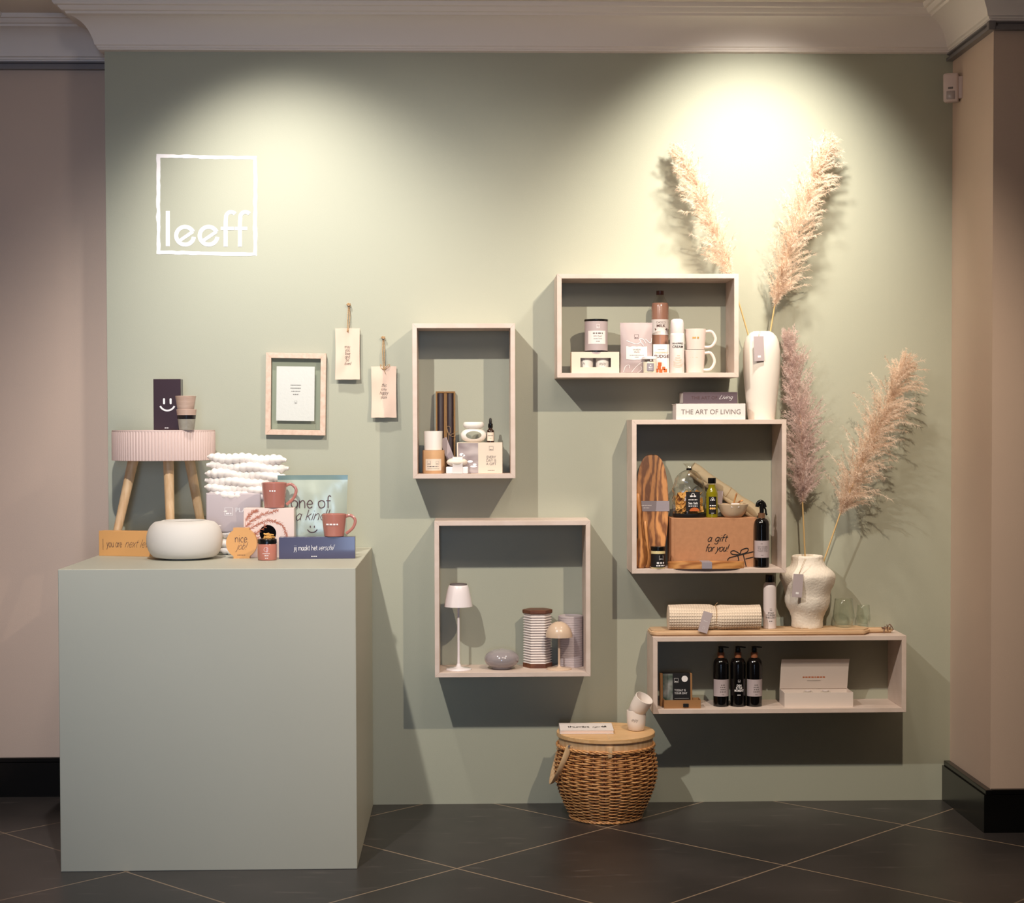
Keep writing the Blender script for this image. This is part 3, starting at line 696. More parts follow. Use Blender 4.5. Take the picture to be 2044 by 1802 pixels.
for i in range(16):
    a = rg.uniform(0, PI); x0 = -2*s+rg.uniform(-10, 10)*s; z0 = cz0-rg.uniform(0, 11)*s
    tube(bm, [(x0-5*s*math.cos(a), -.003, z0-2*s*math.sin(a)), (x0+5*s*math.cos(a), -.003, z0+2*s*math.sin(a))], 1.6*s, 6)
obj('pasta', bm, M_cracker, t)
# mug on pink box
my = -.437; s = S(my)
t = thing('mug', 'terracotta mug standing on the pale pink grass print box', 'mug', (X(547.5, my, 990), my, CT+bzh+.0003), (0, 0, 0), group='terracotta mugs on the counter')
mug(t, M_terra, 20*s, 25*s, 50*s, hw=.034, tail=True)
bm = BM(); dashes(bm, -1*s, 34*s, 12*s, 3*s); obj('lettering', wrap(bm, 24.2*s, .0005), M_inkw, t, smooth=0)

# round orange box
ny = -.50; s = S(ny)
t = thing('gift_box', 'round orange gift box reading nice job on the counter front', 'box', (X(482, ny, 1113), ny, CT))
bm = BM(); hh = 61*s
pts = [(-16*s, 0), (16*s, 0), (16*s, 4.5*s)] + arc(0, 30.5*s, 30.5*s, -58, 58, 20) + [(16*s, hh-4*s), (16*s, hh), (-16*s, hh), (-16*s, hh-4*s)] + arc(0, 30.5*s, 30.5*s, 122, 238, 20) + [(-16*s, 4.5*s)]
prism(bm, pts, 0, .025); obj('carton', bm, M_orange, t, smooth=30)
bm = BM(); strokes(bm, 'nice', -13*s, 32.5*s, 9.5*s, .0016, fit=25*s); letter(t, bm, M_inkb, -.0006)
bm = BM(); strokes(bm, 'job!', -10*s, 18*s, 9*s, .0011, .35, fit=20*s); letter(t, bm, M_inkb, -.0006)
bm = BM(); dashes(bm, 0, 7*s, 16*s, 1.4*s); letter(t, bm, M_inkb, -.0006, name='small_print')

# terracotta candle jar
jy = -.57; s = S(jy); r = 19*s
t = thing('candle_jar', 'terracotta candle jar with a black lid at the counter front edge', 'jar', (X(533.5, jy, 1119), jy, CT))
obj('jar_body', solid(rounded(r, 33*s, .004), 48), M_terrajar, t)
obj('lid', solid([(0, 33*s+.0002), (r*.93, 33*s+.0002), (r*1.0, 33*s+.001), (r*1.0, 41*s), (r*.97, 42*s), (0, 42*s)], 48), M_blackp, t)
bm = BM(); ribbon(bm, arc(0, 22*s, 4.2*s, 0, 340, 20), .0009); dashes(bm, 0, 14*s, 14*s, 1.3*s); dashes(bm, 1*s, 10*s, 8*s, 1.8*s); dashes(bm, 1*s, 5*s, 6*s, 1.2*s)
obj('lettering', wrap(bm, r, .0006), M_inkw, t, smooth=0)

# navy box and mug on it
ny = -.53; s = S(ny); w = 75.5*s; h = 43.5*s
t = thing('gift_box', 'long dark blue gift box reading jij maakt het verschil on the counter', 'box', (X(633, ny, 1114), ny, CT), (0, 0, math.radians(2)))
bm = BM(); box(bm, -w, w, 0, .05, 0, h, .0008, 1); obj('carton', bm, M_navy, t, smooth=0)
bm = BM(); strokes(bm, 'jij maakt het', -46*s, 17*s, 6.6*s, .0013, fit=47*s); letter(t, bm, M_inkw, -.0006)
bm = BM(); strokes(bm, 'verschil', 2*s, 17*s, 7*s, .0010, .4, fit=30*s); letter(t, bm, M_inkw, -.0006)
bm = BM(); dashes(bm, -6*s, 5*s, 11*s, 1.6*s); letter(t, bm, M_inkw, -.0006, name='small_print')
my = -.505; s = S(my)
t = thing('mug', 'terracotta mug standing on the long dark blue box', 'mug', (X(667, my, 1050), my, CT+h+.0003), (0, 0, 0), group='terracotta mugs on the counter')
mug(t, M_terra, 20*s, 24.5*s, 45*s, hw=.032, tail=True)
bm = BM(); dashes(bm, -2*s, 25*s, 26*s, 3*s); obj('lettering', wrap(bm, 23.5*s, .0006), M_inkw, t, smooth=0)

# ------------------------------------------------------------------ picture frame and canvas tags
cxp, czp = at(590.5, 786.5, -.02)
t = thing('picture_frame', 'pale oak picture frame with floating white card hanging on the green wall', 'picture', (cxp, -.009, czp), (0, math.radians(.9), 0))
s = S(-.02); w, h, f = 59.5*s, 81.5*s, 10.5*s
for poly in ([(-w, h), (w, h), (w-f, h-f), (-w+f, h-f)], [(-w, -h), (-w+f, -h+f), (w-f, -h+f), (w, -h)], [(-w, -h), (-w, h), (-w+f, h-f), (-w+f, -h+f)], [(w, -h), (w-f, -h+f), (w-f, h-f), (w, h)]):
    bm = BM(); prism(bm, poly, -.018, 0); bmesh.ops.bevel(bm, geom=bm.edges[:], offset=.0006, segments=1, affect='EDGES'); obj('frame_rail', bm, M_frameoak, t, smooth=0)
bm = BM(); box(bm, -w+f*.8, w-f*.8, -.0125, -.011, -h+f*.8, h-f*.8); obj('glass_pane', bm, M_pane, t, smooth=0)
bm = BM(); box(bm, -38.5*s, 37*s, -.0105, -.0095, -53*s, 55*s); cd = obj('card', bm, M_handpaper, t, smooth=0)
bm = BM()
for i, ww in enumerate((21, 21, 18, 11)): dashes(bm, 0, (18-i*6.2)*s, ww*s, 1.5*s)
minilogo(bm, 0, -16*s, 5*s); shift(bm, 0, -.0110, 0); obj('small_print', bm, M_inkg, t, smooth=0)
def canvas_tag(label, l, r_, tpy, b_, npx, npy, lines, knot, seedv):
    s = S(-.02); cx0 = X((l+r_)/2, -.02, tpy); zt0 = Z(tpy, -.02, l)
    w = (r_-l)/2*s; h = (b_-tpy)*s; nz0 = Z(npy, -.01, npx)-zt0; nx0 = X(npx, -.01, npy)-cx0
    t = thing('canvas_tag', label, 'wall tag', (cx0, -.004, zt0), group='canvas tags hanging on the wall')
    bm = BM(); V = {}
    def yy(u, v, sd): return -.012-.007*noise.noise(Vector((u*1.4+seedv, v*2.3, 0)))-.010*v*v+(-.0016 if sd < 0 else .0016)
    for sd in (-1, 1):
        for i in range(15):
            for j in range(25):
                u = i/14*2-1; v = j/24
                V[(sd, i, j)] = bm.verts.new((u*w*(1-.03*math.sin(PI*v)*abs(u)), yy(u, v, sd), -v*h+.0015*noise.noise(Vector((u*2, seedv, v)))))
    for i in range(14):
        for j in range(24):
            q = [V[(-1, i, j)], V[(-1, i, j+1)], V[(-1, i+1, j+1)], V[(-1, i+1, j)]]; bm.faces.new(q)
            q = [V[(1, i, j)], V[(1, i, j+1)], V[(1, i+1, j+1)], V[(1, i+1, j)]]; bm.faces.new(q[::-1])
    for j in range(24):
        for i in (0, 14): bm.faces.new([V[(-1, i, j)], V[(1, i, j)], V[(1, i, j+1)], V[(-1, i, j+1)]])
    for i in range(14):
        for j in (0, 24): bm.faces.new([V[(-1, i, j)], V[(1, i, j)], V[(1, i+1, j)], V[(-1, i+1, j)]])
    bmesh.ops.recalc_face_normals(bm, faces=bm.faces[:])
    obj('canvas', bm, M_canvas, t, smooth=60)
    bm = BM()
    for txt, zz, sz, sl in lines:
        if txt == '-': dashes(bm, 0, zz*s, sz*s, 1.2*s)
        else:
            tot = sum(G[c][0] for c in txt)*sz*s
            strokes(bm, txt, -tot/2, zz*s, sz*s, .0008, sl)
    for v in bm.verts: v.co.y = yy(v.co.x/w, -v.co.z/h, -1)-.0009
    obj('lettering', bm, M_ink, t, smooth=0)
    yk = yy(0, .09, -1)
    bm = BM(); tube(bm, smoothpts([(nx0-.001, -.001, nz0), (nx0-.003, -.008, nz0*.5), (-.001, yk-.002, -.012)], 8), .0016, 8); tube(bm, smoothpts([(nx0+.001, -.001, nz0), (nx0+.004, -.007, nz0*.5), (.002, yk-.002, -.014)], 8), .0016, 8)
    if knot:
        tube(bm, smoothpts([(.004, yk-.003, -.012), (.018, yk-.002, -.002), (.022, yk, .006), (.014, yk, .004), (.002, yk-.003, -.010)], 6), .0012, 6)
        tube(bm, smoothpts([(-.001, yk-.003, -.012), (-.010, yk-.002, -.004), (-.012, yk, .006), (-.006, yk, .002)], 6), .0012, 6)
        tube(bm, smoothpts([(0, yk-.003, -.01), (.003, yk-.004, -.018), (.006, yk-.002, -.026)], 6), .0012, 6)
    obj('rope', bm, M_jute, t)
    bm = BM(); rr = random.Random(4)
    for k in range(5):
        a = k*1.3; tube(bm, [(nx0-.006*math.cos(a), -.004, nz0-.005*math.sin(a)), (nx0+.007*math.cos(a+.5), -.011, nz0+.005*math.sin(a+.4))], .0028, 8)
    obj('knot', bm, M_jute, t)
    bm = BM(); lathe(bm, [(0, 0), (.002, 0), (.002, .016), (0, .016)], 10); bmesh.ops.rotate(bm, matrix=Matrix.Rotation(PI/2, 3, 'X'), verts=bm.verts); shift(bm, nx0, .004, nz0-.004); obj('nail', bm, M_rail, t)
canvas_tag('natural canvas tag on rope reading may you love and be loved, nearer the picture frame', 669, 718, 655, 757, 696, 608,
           [('may', -40, 4.4, 0), ('you', -46.5, 4.4, 0), ('love', -53, 4, .3), ('and', -60, 4.4, 0), ('be', -66, 4.4, 0), ('loved', -73, 4, .3)], False, 1.0)
canvas_tag('natural canvas tag on knotted rope reading this is my happy place beside the tall shelf', 741, 791, 731, 833, 765, 674,
           [('this', -41, 4.6, .3), ('is my', -48, 3.6, 0), ('happy', -56, 4.6, .3), ('place', -64, 3.8, 0)], True, 7.3)
# ------------------------------------------------------------------ tall narrow shelf
cyl = lambda r, h, e=.002: rounded(r, h, e)
yb = -.115; s = S(yb)
r = 22*s; xk = X(865.5, yb, 940)
t = thing('candle_box', 'round kraft candle box with white label under the white candle cup', 'box', (xk, yb, Z1))
obj('tube', solid(cyl(r, 46*s, .001), 48), M_kraftl, t)
bm = curved_label(r, 34*s, 6*s, 29*s); obj('label_paper', bm, M_cream, t, label='cream paper label')
bm = BM(); minilogo(bm, 8*s, 21*s, 6*s); minilogo(bm, -9*s, 21*s, 7*s); dashes(bm, -1*s, 14*s, 22*s, 2.4*s); dashes(bm, 0, 9.5*s, 24*s, 1*s); obj('small_print', wrap(bm, r, .0007), M_inkg, t, smooth=0)
t = thing('candle_cup', 'white ribbed candle cup standing on the round kraft candle box', 'candle', (xk-.5*s, yb, Z1+46*s+.0003))
r2_ = 18.5*s
obj('cup_body', solid([(0, 0), (r2_*.93, 0), (r2_*.95, .001), (r2_, 38*s), (r2_-.0015, 38*s), (r2_-.002, 30*s), (0, 30*s)], 48, fn=lambda a, z: 1+.004*math.sin(z*1400)), M_white, t)
obj('wax', solid([(0, 30.5*s), (r2_-.0022, 30.5*s), (r2_-.0022, 32*s), (0, 32*s)], 32), M_wax, t)
# dinner candle box
yb = -.055; s = S(yb)
xk = X(889.5, yb, 930)
t = thing('candle_box', 'tall wooden window box of dark dinner candles leaning against the wall', 'box', (xk, yb-.006, Z1+.001), (math.radians(-6.5), 0, 0))
w, h = 19.5*s, 163*s; f = 3.2*s; D = .022
bm = BM(); box(bm, -w, -w+f, 0, D, 0, h); box(bm, w-f, w, 0, D, 0, h); box(bm, -w+f, w-f, 0, D, 0, f); box(bm, -w+f, w-f, 0, D, h-f, h); box(bm, -w+f, w-f, D-.002, D, f, h-f)
obj('box_frame', bm, M_kraftd, t, smooth=0)
for cxn in (-9.5, 9): obj('dinner_candle', shift(solid(cyl(6.2*s, h-2*f-.002, .001), 20), cxn*s, D/2, f+.001), M_candle, t)
bm = BM(); box(bm, -3.2*s, 3.0*s, .003, D-.003, f, h-f); obj('divider', bm, M_kraftd, t, smooth=0)
bm = BM(); box(bm, -w+.0005, w-.0005, -.0012, -.0004, .0005, h-.0005); obj('film_window', bm, M_pane, t, smooth=0)
bm = BM(); zz = 76*s
tube(bm, [(-.001, -.002, h), (.002, -.002, h*.6), (6*s, -.003, zz)], .0006, 6)
tube(bm, smoothpts([(6*s, -.004, zz), (2*s, -.006, zz+14*s), (8*s, -.006, zz+16*s), (10*s, -.005, zz+6*s), (6*s, -.004, zz)], 6), .0007, 6)
tube(bm, smoothpts([(6*s, -.004, zz), (14*s, -.007, zz+1*s), (26*s, -.010, zz+7*s)], 6), .0007, 6)
tube(bm, smoothpts([(6*s, -.004, zz), (14*s, -.006, zz-4*s), (20*s, -.008, zz-3*s)], 6), .0007, 6)
tube(bm, smoothpts([(6*s, -.004, zz), (5*s, -.006, zz-14*s), (2*s, -.004, zz-22*s)], 6), .0007, 6)
obj('twine_bow', bm, M_jute, t)
bm = BM(); box(bm, -7.5*s, 7.5*s, 0, .0008, -23*s, 23*s); obj('gift_tag', bm, M_tag, t, (3*s, -.016, 46*s), (math.radians(4), math.radians(-21), 0), smooth=0, label='lilac paper tag tied to the box')
# gift box every day is a gift
yg = -.148; s = S(yg); xa, xb = X(912, yg, 930), X(1003, yg, 930)
t = thing('gift_box', 'low cream gift box with stone photo reading every day is a gift', 'box', ((xa+xb)/2, yg, Z1))
w = (xb-xa)/2; h = 61.5*s
bm = BM(); box(bm, -w, w, 0, .105, 0, h, .0008, 1); obj('carton', bm, M_cream, t, smooth=0)
bm = BM(); quad(bm, [(-w+2.5*s, -.0004, .001), (-3*s, -.0004, .001), (-3*s, -.0004, h-.0015), (-w+2.5*s, -.0004, h-.0015)])
obj('photo_panel', bm, M_felt, t, smooth=0, label='mauve photo of stacked stones')
bm = BM()
for (x_, z_, rx, rz) in ((-19, 24, 5.5, 2.5), (-12, 14, 7, 2), (-10, 18, 4, 2), (-36, 38, 4, 3), (-32, 36, 3, 2)): disc(bm, x_*s, z_*s, 1, 20, rx*s, rz*s)
shift(bm, 0, -.0007, 0); obj('photo_stones', bm, M_stone, t, smooth=0)
bm = BM(); minilogo(bm, 23*s, 50*s, 8*s); letter(t, bm, M_inkg, -.0006, name='logo_print')
bm = text_bm('EVERY\nDAY IS\nA GIFT', 7.5*s, 'CENTER', lines=.9, fit=20*s); letter(t, bm, M_inkg, -.0006, 23*s, 30*s)
bm = BM(); dashes(bm, 23*s, 6*s, 14*s, 1.2*s); letter(t, bm, M_inkg, -.0006, name='small_print')
# oil burner on the gift box
yo_ = -.095; s = S(yo_); zt0 = Z1+61.5*S(-.148)+.0003
t = thing('oil_burner', 'cream ceramic oil burner with oval opening standing on the stone photo box', 'oil burner', (X(945.5, yo_, 885), yo_, zt0))
bm = BM(); prof = []
for i in range(15):
    a = -PI/2+PI*i/14; prof.append((26*s*math.cos(a)**.75 if 0 < i < 14 else 0, 14*s+14*s*math.sin(a)))
lathe(bm, [(0, .0)]+[(max(r_, 12*s) if i == 0 else r_, z_) for i, (r_, z_) in enumerate(prof[1:-1])]+[(0, 28*s)], 56, sy=.72)
ob = obj('burner_body', bm, M_white, t, smooth=60)
cut = BM(); lathe(cut, [(1, -.2), (1, .2)], 48); bmesh.ops.rotate(cut, matrix=Matrix.Rotation(PI/2, 3, 'X'), verts=cut.verts)
for v in cut.verts: v.co.x *= 15.5*s; v.co.z = v.co.z*8.2*s+14.5*s
def carve(o, cbm):
    me = bpy.data.meshes.new('c'); bmesh.ops.recalc_face_normals(cbm, faces=cbm.faces[:]); cbm.to_mesh(me); cbm.free(); c = bpy.data.objects.new('c', me); COL.objects.link(c); c.matrix_world = Matrix.Identity(4)
    bpy.context.view_layer.update(); c.matrix_world = o.matrix_world.copy()
    md = o.modifiers.new('b', 'BOOLEAN'); md.operation = 'DIFFERENCE'; md.object = c; md.solver = 'EXACT'
    bpy.context.view_layer.update(); nm = bpy.data.meshes.new_from_object(o.evaluated_get(bpy.context.evaluated_depsgraph_get()))
    o.modifiers.clear(); old = o.data; o.data = nm; bpy.data.objects.remove(c)
    nm.polygons.foreach_set('use_smooth', [True]*len(nm.polygons)); nm.set_sharp_from_angle(angle=math.radians(40))
carve(ob, cut)
obj('oil_dish', solid([(0, 27.2*s), (13*s, 27.2*s), (19*s, 30*s), (21*s, 34*s), (20*s, 39*s), (18*s, 40.5*s), (16*s, 39.5*s), (13*s, 35*s), (0, 34*s)], 48, sy=.8), M_white, t, smooth=60)
# dropper bottle
yd = -.10; s = S(yd)
t = thing('dropper_bottle', 'small amber dropper bottle with black dropper beside the oil burner', 'bottle', (X(979, yd, 880), yd, zt0))
obj('glass_bottle', solid([(0, 0), (7.2*s, 0), (7.6*s, .001), (7.6*s, 21*s), (7*s, 23.5*s), (4*s, 27*s), (3.8*s, 31*s), (0, 31*s)], 32), M_amber, t)
obj('label_paper', curved_label(7.6*s, 15*s, 3*s, 20*s), M_cream, t, label='cream paper label')
bm = BM(); dashes(bm, 0, 13.5*s, 11*s, 1.2*s); dashes(bm, 0, 8*s, 3*s, 1*s); obj('small_print', wrap(bm, 7.6*s, .0007), M_inkg, t, smooth=0)
obj('dropper_collar', solid([(0, 29*s), (4.6*s, 29*s), (4.9*s, 29.5*s), (4.7*s, 37*s), (3*s, 38*s), (0, 38*s)], 28), M_blackp, t)
obj('rubber_bulb', solid([(0, 37.5*s), (2.6*s, 38*s), (3*s, 40*s), (2.6*s, 46*s), (1.6*s, 48.2*s), (0, 48.6*s)], 24), M_blackm, t)
# soap in dish
ys_ = -.172; s = S(ys_)
t = thing('soap_dish', 'white soap dish at the front edge of the tall narrow shelf', 'soap dish', (X(912.5, ys_, 946), ys_, Z1))
bm = BM(); box(bm, -22*s, 22*s, -.018, .024, 0, 14*s, .004, 3); obj('dish', bm, M_stone, t)
sr = Z1+14*s
t = thing('soap_bar', 'oval cream soap bar with white paper wrap lying in the white dish', 'soap', (X(912.5, ys_, 946), ys_, sr+.0002))
bm = BM(); prof = [(21*s*math.cos(a) if abs(a) < 1.56 else 0, 9*s+9*s*math.sin(a)) for a in [(-PI/2+PI*i/12) for i in range(13)]]; lathe(bm, prof, 40, sy=.75); obj('soap', bm, M_soap, t, smooth=70)
bm = BM(); q = smoothpts([(0, -.0215, -13.5*s), (0, -.0222, 0), (0, -.024, 8*s), (0, -.016, 17*s), (0, 0, 19.5*s), (0, .014, 18*s), (0, .020, 8*s)], 5)
for a_, b_ in zip(q, q[1:]):
    quad(bm, [(-9*s, a_.y, a_.z), (11*s, a_.y, a_.z), (11*s, b_.y, b_.z), (-9*s, b_.y, b_.z)])
bmesh.ops.remove_doubles(bm, verts=bm.verts, dist=1e-5); obj('paper_wrap', bm, M_paper, t, smooth=70)

# ------------------------------------------------------------------ upper wide shelf
yw = -.165; s = S(yw); xa, xb = X(1141, yw, 740), X(1236, yw, 740)
t = thing('cup_gift_box', 'low white window box with two cups inside on the upper wide shelf', 'box', ((xa+xb)/2, yw, Z3))
w = (xb-xa)/2; h = 42.5*s; D = .078
wx0, wx1, wz0, wz1 = -30*s, 31*s, 12*s, 30.5*s
bm = BM()
box(bm, -w, wx0, 0, .0015, 0, h); box(bm, wx1, w, 0, .0015, 0, h); box(bm, wx0, wx1, 0, .0015, 0, wz0); box(bm, wx0, wx1, 0, .0015, wz1, h)
box(bm, -w, -w+.0015, .0015, D, 0, h); box(bm, w-.0015, w, .0015, D, 0, h); box(bm, -w+.0015, w-.0015, D-.0015, D, 0, h); box(bm, -w+.0015, w-.0015, .0015, D-.0015, 0, .0015); box(bm, -w+.0015, w-.0015, .0015, D-.0015, h-.0015, h)
obj('carton', bm, M_cream, t, smooth=0)
bm = BM(); disc(bm, 2*s, h, 9*s, 24, 1, .45); 
for v in bm.verts: v.co.z = min(v.co.z, h-.0002)
shift(bm, 0, -.0004, 0); obj('thumb_notch', bm, M_tag, t, smooth=0)
for k, cxn in enumerate((-17, 16)):
    c = thing('cup', ['white cup inside the window box at its left', 'white cup inside the window box at its right'][k], 'cup', (t.location.x+cxn*s, yw+.038, Z3+.0018), group='cups in the window box')
    obj('cup_body', solid([(0, 0), (12*s, 0), (13*s, .001), (14.5*s, 34*s), (13.2*s, 34*s), (12*s, .004), (0, .004)], 36), M_white, c)
    bm = BM(); strokes(bm, ['hi', 'enjoy'][k] if k == 0 else 'enjoy', -8*s, 16*s, 4*s, .0006, .3); obj('lettering', wrap(bm, 14*s, .0008), M_inkg, c, smooth=0)
# tin
yt = -.125; s = S(yt); zt0 = Z3+h+.0003
t = thing('tin_can', 'mauve tin with black lid standing on the white cup window box', 'tin', (X(1190, yt, 690), yt, zt0))
r = 23*s
obj('tin_body', solid([(0, .6*s), (r, .6*s), (r, 62*s), (0, 62*s)], 56), M_mauve, t)
obj('lid', solid([(0, 61.5*s), (r*1.02, 61.5*s), (r*1.04, 63*s), (r*1.04, 65*s), (r*.98, 65.5*s), (0, 65.5*s)], 56), M_blackp, t)
obj('base_rim', solid([(0, 0), (r*1.02, 0), (r*1.02, 2.5*s), (r, 3*s), (0, 3*s)], 56), M_blackp, t)
obj('label_paper', curved_label(r, 38*s, 16*s, 42*s, .0004), M_paper, t, label='white paper label')
bm = BM(); minilogo(bm, 2*s, 51*s, 7*s); obj('logo_print', wrap(bm, r, .0006), M_inkw, t, smooth=0)
bm = text_bm('MY DAY', 5.5*s, 'CENTER', fit=17*s); shift(bm, 2*s, 0, 29*s); dashes(bm, 2*s, 37*s, 20*s, 2.8*s); dashes(bm, 2*s, 26*s, 18*s, 1.2*s); dashes(bm, 2*s, 21*s, 8*s, 1.2*s)
obj('lettering', wrap(bm, r, .0008), M_inkg, t, smooth=0)
# mauve pouch
yp = -.150; s = S(yp); w, h = 32.5*s, 101*s
t = thing('coffee_pouch', 'mauve grey pouch with torn white label on the upper wide shelf', 'pouch', (X(1270, yp, 740), yp, Z3))
obj('pouch_body', pouch(BM(), w, h, .020, 1.1, 4.2, wr=.002), [M_mauve, M_mauve], t, smooth=80)
def onp(bm, nm, m, e=.0012): on_pouch(bm, w, h, .020, 4.2, .002, e); obj(nm, bm, m, t, smooth=60)
bm = BM(); n_ = 14; xs = [-21*s+42*s*i/n_ for i in range(n_+1)]; rr = random.Random(2)
tp = [53*s+rr.uniform(-.8, .8)*s for _ in xs]; bt = [27*s+rr.uniform(-.8, .8)*s for _ in xs]
for i in range(n_):
    for j in range(5):
        z = lambda k, i_: bt[i_]+(tp[i_]-bt[i_])*k/5
        quad(bm, [(xs[i], 0, z(j, i)), (xs[i+1], 0, z(j, i+1)), (xs[i+1], 0, z(j+1, i+1)), (xs[i], 0, z(j+1, i))])
onp(bm, 'label_paper', M_paper, .0010)
bm = BM(); minilogo(bm, 0, 73*s, 8*s); onp(bm, 'logo_print', M_inkb, .0012)
bm = text_bm('WARM\nHUG', 5*s, 'CENTER', lines=.9); shift(bm, 0, 0, 45*s); dashes(bm, 0, 36*s, 28*s, 1.2*s); dashes(bm, 0, 32*s, 8*s, 1.2*s); onp(bm, 'lettering', M_inkg, .0016)
bm = BM()
for P in ([(-20, 65), (-8, 60), (0, 58), (8, 62), (6, 68), (14, 67), (18, 60)], [(8, 62), (14, 55)], [(18, 68), (28, 60), (31, 70)], [(-26, 3), (-22, 14), (-15, 16), (-14, 10)], [(-10, 2), (0, 14), (12, 22), (20, 18), (22, 8)], [(2, 1), (10, 8), (8, 14)]):
    ribbon(bm, [(v.x, v.y) for v in smoothpts([Vector((p[0]*s, p[1]*s, 0)) for p in P], 5)], .9*s)
onp(bm, 'line_print', M_inkw, .0012)
# chocolate milk bottle behind the fudge box
yc = -.062; s = S(yc); xk = X(1317.5, yc, 700)
t = thing('milk_bottle', 'tall chocolate milk bottle with red brown cap at the back of upper shelf', 'bottle', (xk, yc, Z3))
r = 17.2*s; T = lambda py: Z(py, yc, 1317)-Z3
obj('bottle_body', solid([(0, 0), (r*.95, 0), (r, .002), (r, T(672)), (r*1.0, T(612)), (r*.93, T(606)), (r*.9, T(605)), (0, T(605))], 48), M_choco, t)
obj('neck', solid([(r*.9, T(606)), (r*.62, T(597)), (r*.42, T(591)), (r*.4, T(586))], 40, cap=False), M_clear, t)
obj('cap', solid([(0, T(588.5)), (r*.43, T(588.5)), (r*.44, T(588)), (r*.43, T(580.5)), (0, T(580))], 32), M_chocod, t)
obj('label_paper', curved_label(r, r*3.0, T(669), T(638), .0004), M_paper, t, label='white label with chocolate splash')
z0 = T(669); hh = T(638)-T(669)
bm = text_bm('CHOCO', 6*s, 'CENTER', fit=19*s); shift(bm, 0, 0, z0+hh*.73); obj('lettering', wrap(bm, r, .0008), M_chocod, t, smooth=0)
bm = text_bm('MILK', 7.5*s, 'CENTER', bold=.0003, fit=18*s); shift(bm, 0, 0, z0+hh*.50); obj('lettering', wrap(bm, r, .0008), M_chocod, t, smooth=0)
bm = BM(); bm.faces.new([bm.verts.new(p) for p in [(x_*s, 0, z0+z_*s) for x_, z_ in ((-13, 14), (-9, 11), (9, 11), (13, 14), (12, 8), (8, 3), (0, .8), (-8, 3), (-12, 8))]]); obj('splash_print', wrap(bm, r, .0006), M_chocod, t, smooth=0)
# fudge box
yf = -.140; s = S(yf)
t = thing('fudge_box', 'white box reading fudge with orange fudge cubes, in front of the milk bottle', 'box', (X(1320, yf, 740), yf, Z3))
h = 58*s
bm = BM(); box(bm, -16.5*s, 16.5*s, 0, .035, 0, h, .0006, 1); obj('carton', bm, M_paper, t, smooth=0)
bm = text_bm('FUDGE', 9*s, 'CENTER', bold=.0004, fit=29*s); letter(t, bm, M_inkb, -.0005, .5*s, 31*s)
bm = text_bm('GINGERBREAD', 4*s, 'CENTER', fit=27*s); letter(t, bm, M_gold, -.0005, 0, 40*s)
bm = BM(); dashes(bm, 0, 47.5*s, 14*s, 1.2*s); letter(t, bm, M_inkg, -.0005, name='small_print')
bm = BM()
for x_, z_, q_ in ((-9, 4, 7), (-1, 3, 7), (8, 4, 7), (-4, 10, 7), (5, 9, 6), (-3, 17, 7)): box(bm, (x_-q_/2)*s, (x_+q_/2)*s, -.0012, -.0004, (z_-2)*s, (z_-2+q_)*s, .0003, 1)
obj('fudge_print', bm, M_fudge, t, smooth=0)
# whipped cream can
yk = -.150; s = S(yk); r = 14*s
t = thing('spray_can', 'white whipped cream can with clear cap on the upper wide shelf', 'can', (X(1351.5, yk, 740), yk, Z3))
obj('can_body', solid([(0, 0), (r, 0), (r*1.02, .001), (r*1.02, 75*s), (r*.97, 79*s), (r*.8, 82*s), (0, 82*s)], 48), M_paper, t)
M_capw = mat('milky_cap', (228, 216, 214), 0.25, coat=0.3)
obj('cap', solid([(0, 78*s), (r*.93, 78*s), (r*.95, 79*s), (r*.95, 100*s), (r*.85, 106*s), (r*.6, 108.3*s), (0, 108.8*s)], 48), M_capw, t, smooth=60)
bm = text_bm('WHIPPED', 5*s, 'CENTER', bold=.0002, fit=24*s); shift(bm, 0, 0, 57*s); obj('lettering', wrap(bm, r*1.02, .0005), M_ink, t, smooth=0)
bm = text_bm('CREAM', 7*s, 'CENTER', bold=.0003, fit=23*s); shift(bm, 0, 0, 50*s); obj('lettering', wrap(bm, r*1.02, .0005), M_ink, t, smooth=0)
bm = BM()
for k_, (x_, z_, rx) in enumerate(((0, 16, 9), (1, 20, 9.5), (-1, 24, 8), (1, 28, 6.5), (0, 32, 4.5), (1, 36, 2.5))): ribbon(bm, arc(x_*s, z_*s, rx*s, 190, 350, 14, 1, .45), 2.4*s)
M_swirl = mat('cream_swirl_print', (206, 188, 172), 0.6)
obj('swirl_print', wrap(bm, r*1.02, .0005), M_swirl, t, smooth=0)
# small jar candle
yj = -.178; s = S(yj); r = 14.2*s
t = thing('candle_jar', 'small clear jar candle with white lid at the upper shelf front', 'jar', (X(1297, yj, 740), yj, Z3))
obj('jar_glass', solid([(0, 0), (r*.9, 0), (r, .0015), (r, 24*s), (r*.93, 26*s), (r*.93, 28*s)], 40, cap=False), M_clear, t)
obj('wax', solid([(0, .001), (r*.9, .001), (r*.92, 22*s), (0, 22*s)], 36), M_wax, t)
obj('lid', solid([(0, 27.5*s), (r*1.0, 27.5*s), (r*1.03, 28*s), (r*1.03, 32.5*s), (r*.98, 33*s), (0, 33*s)], 40), M_stone, t)
obj('label_paper', curved_label(r, 14*s, 4*s, 19*s, .0004), M_band, t, label='grey label')
bm = BM(); dashes(bm, 0, 15*s, 3*s, 1.5*s); dashes(bm, 0, 11*s, 7*s, 1.5*s); dashes(bm, 0, 7.5*s, 5*s, .8*s); obj('small_print', wrap(bm, r, .0008), M_inkw, t, smooth=0)
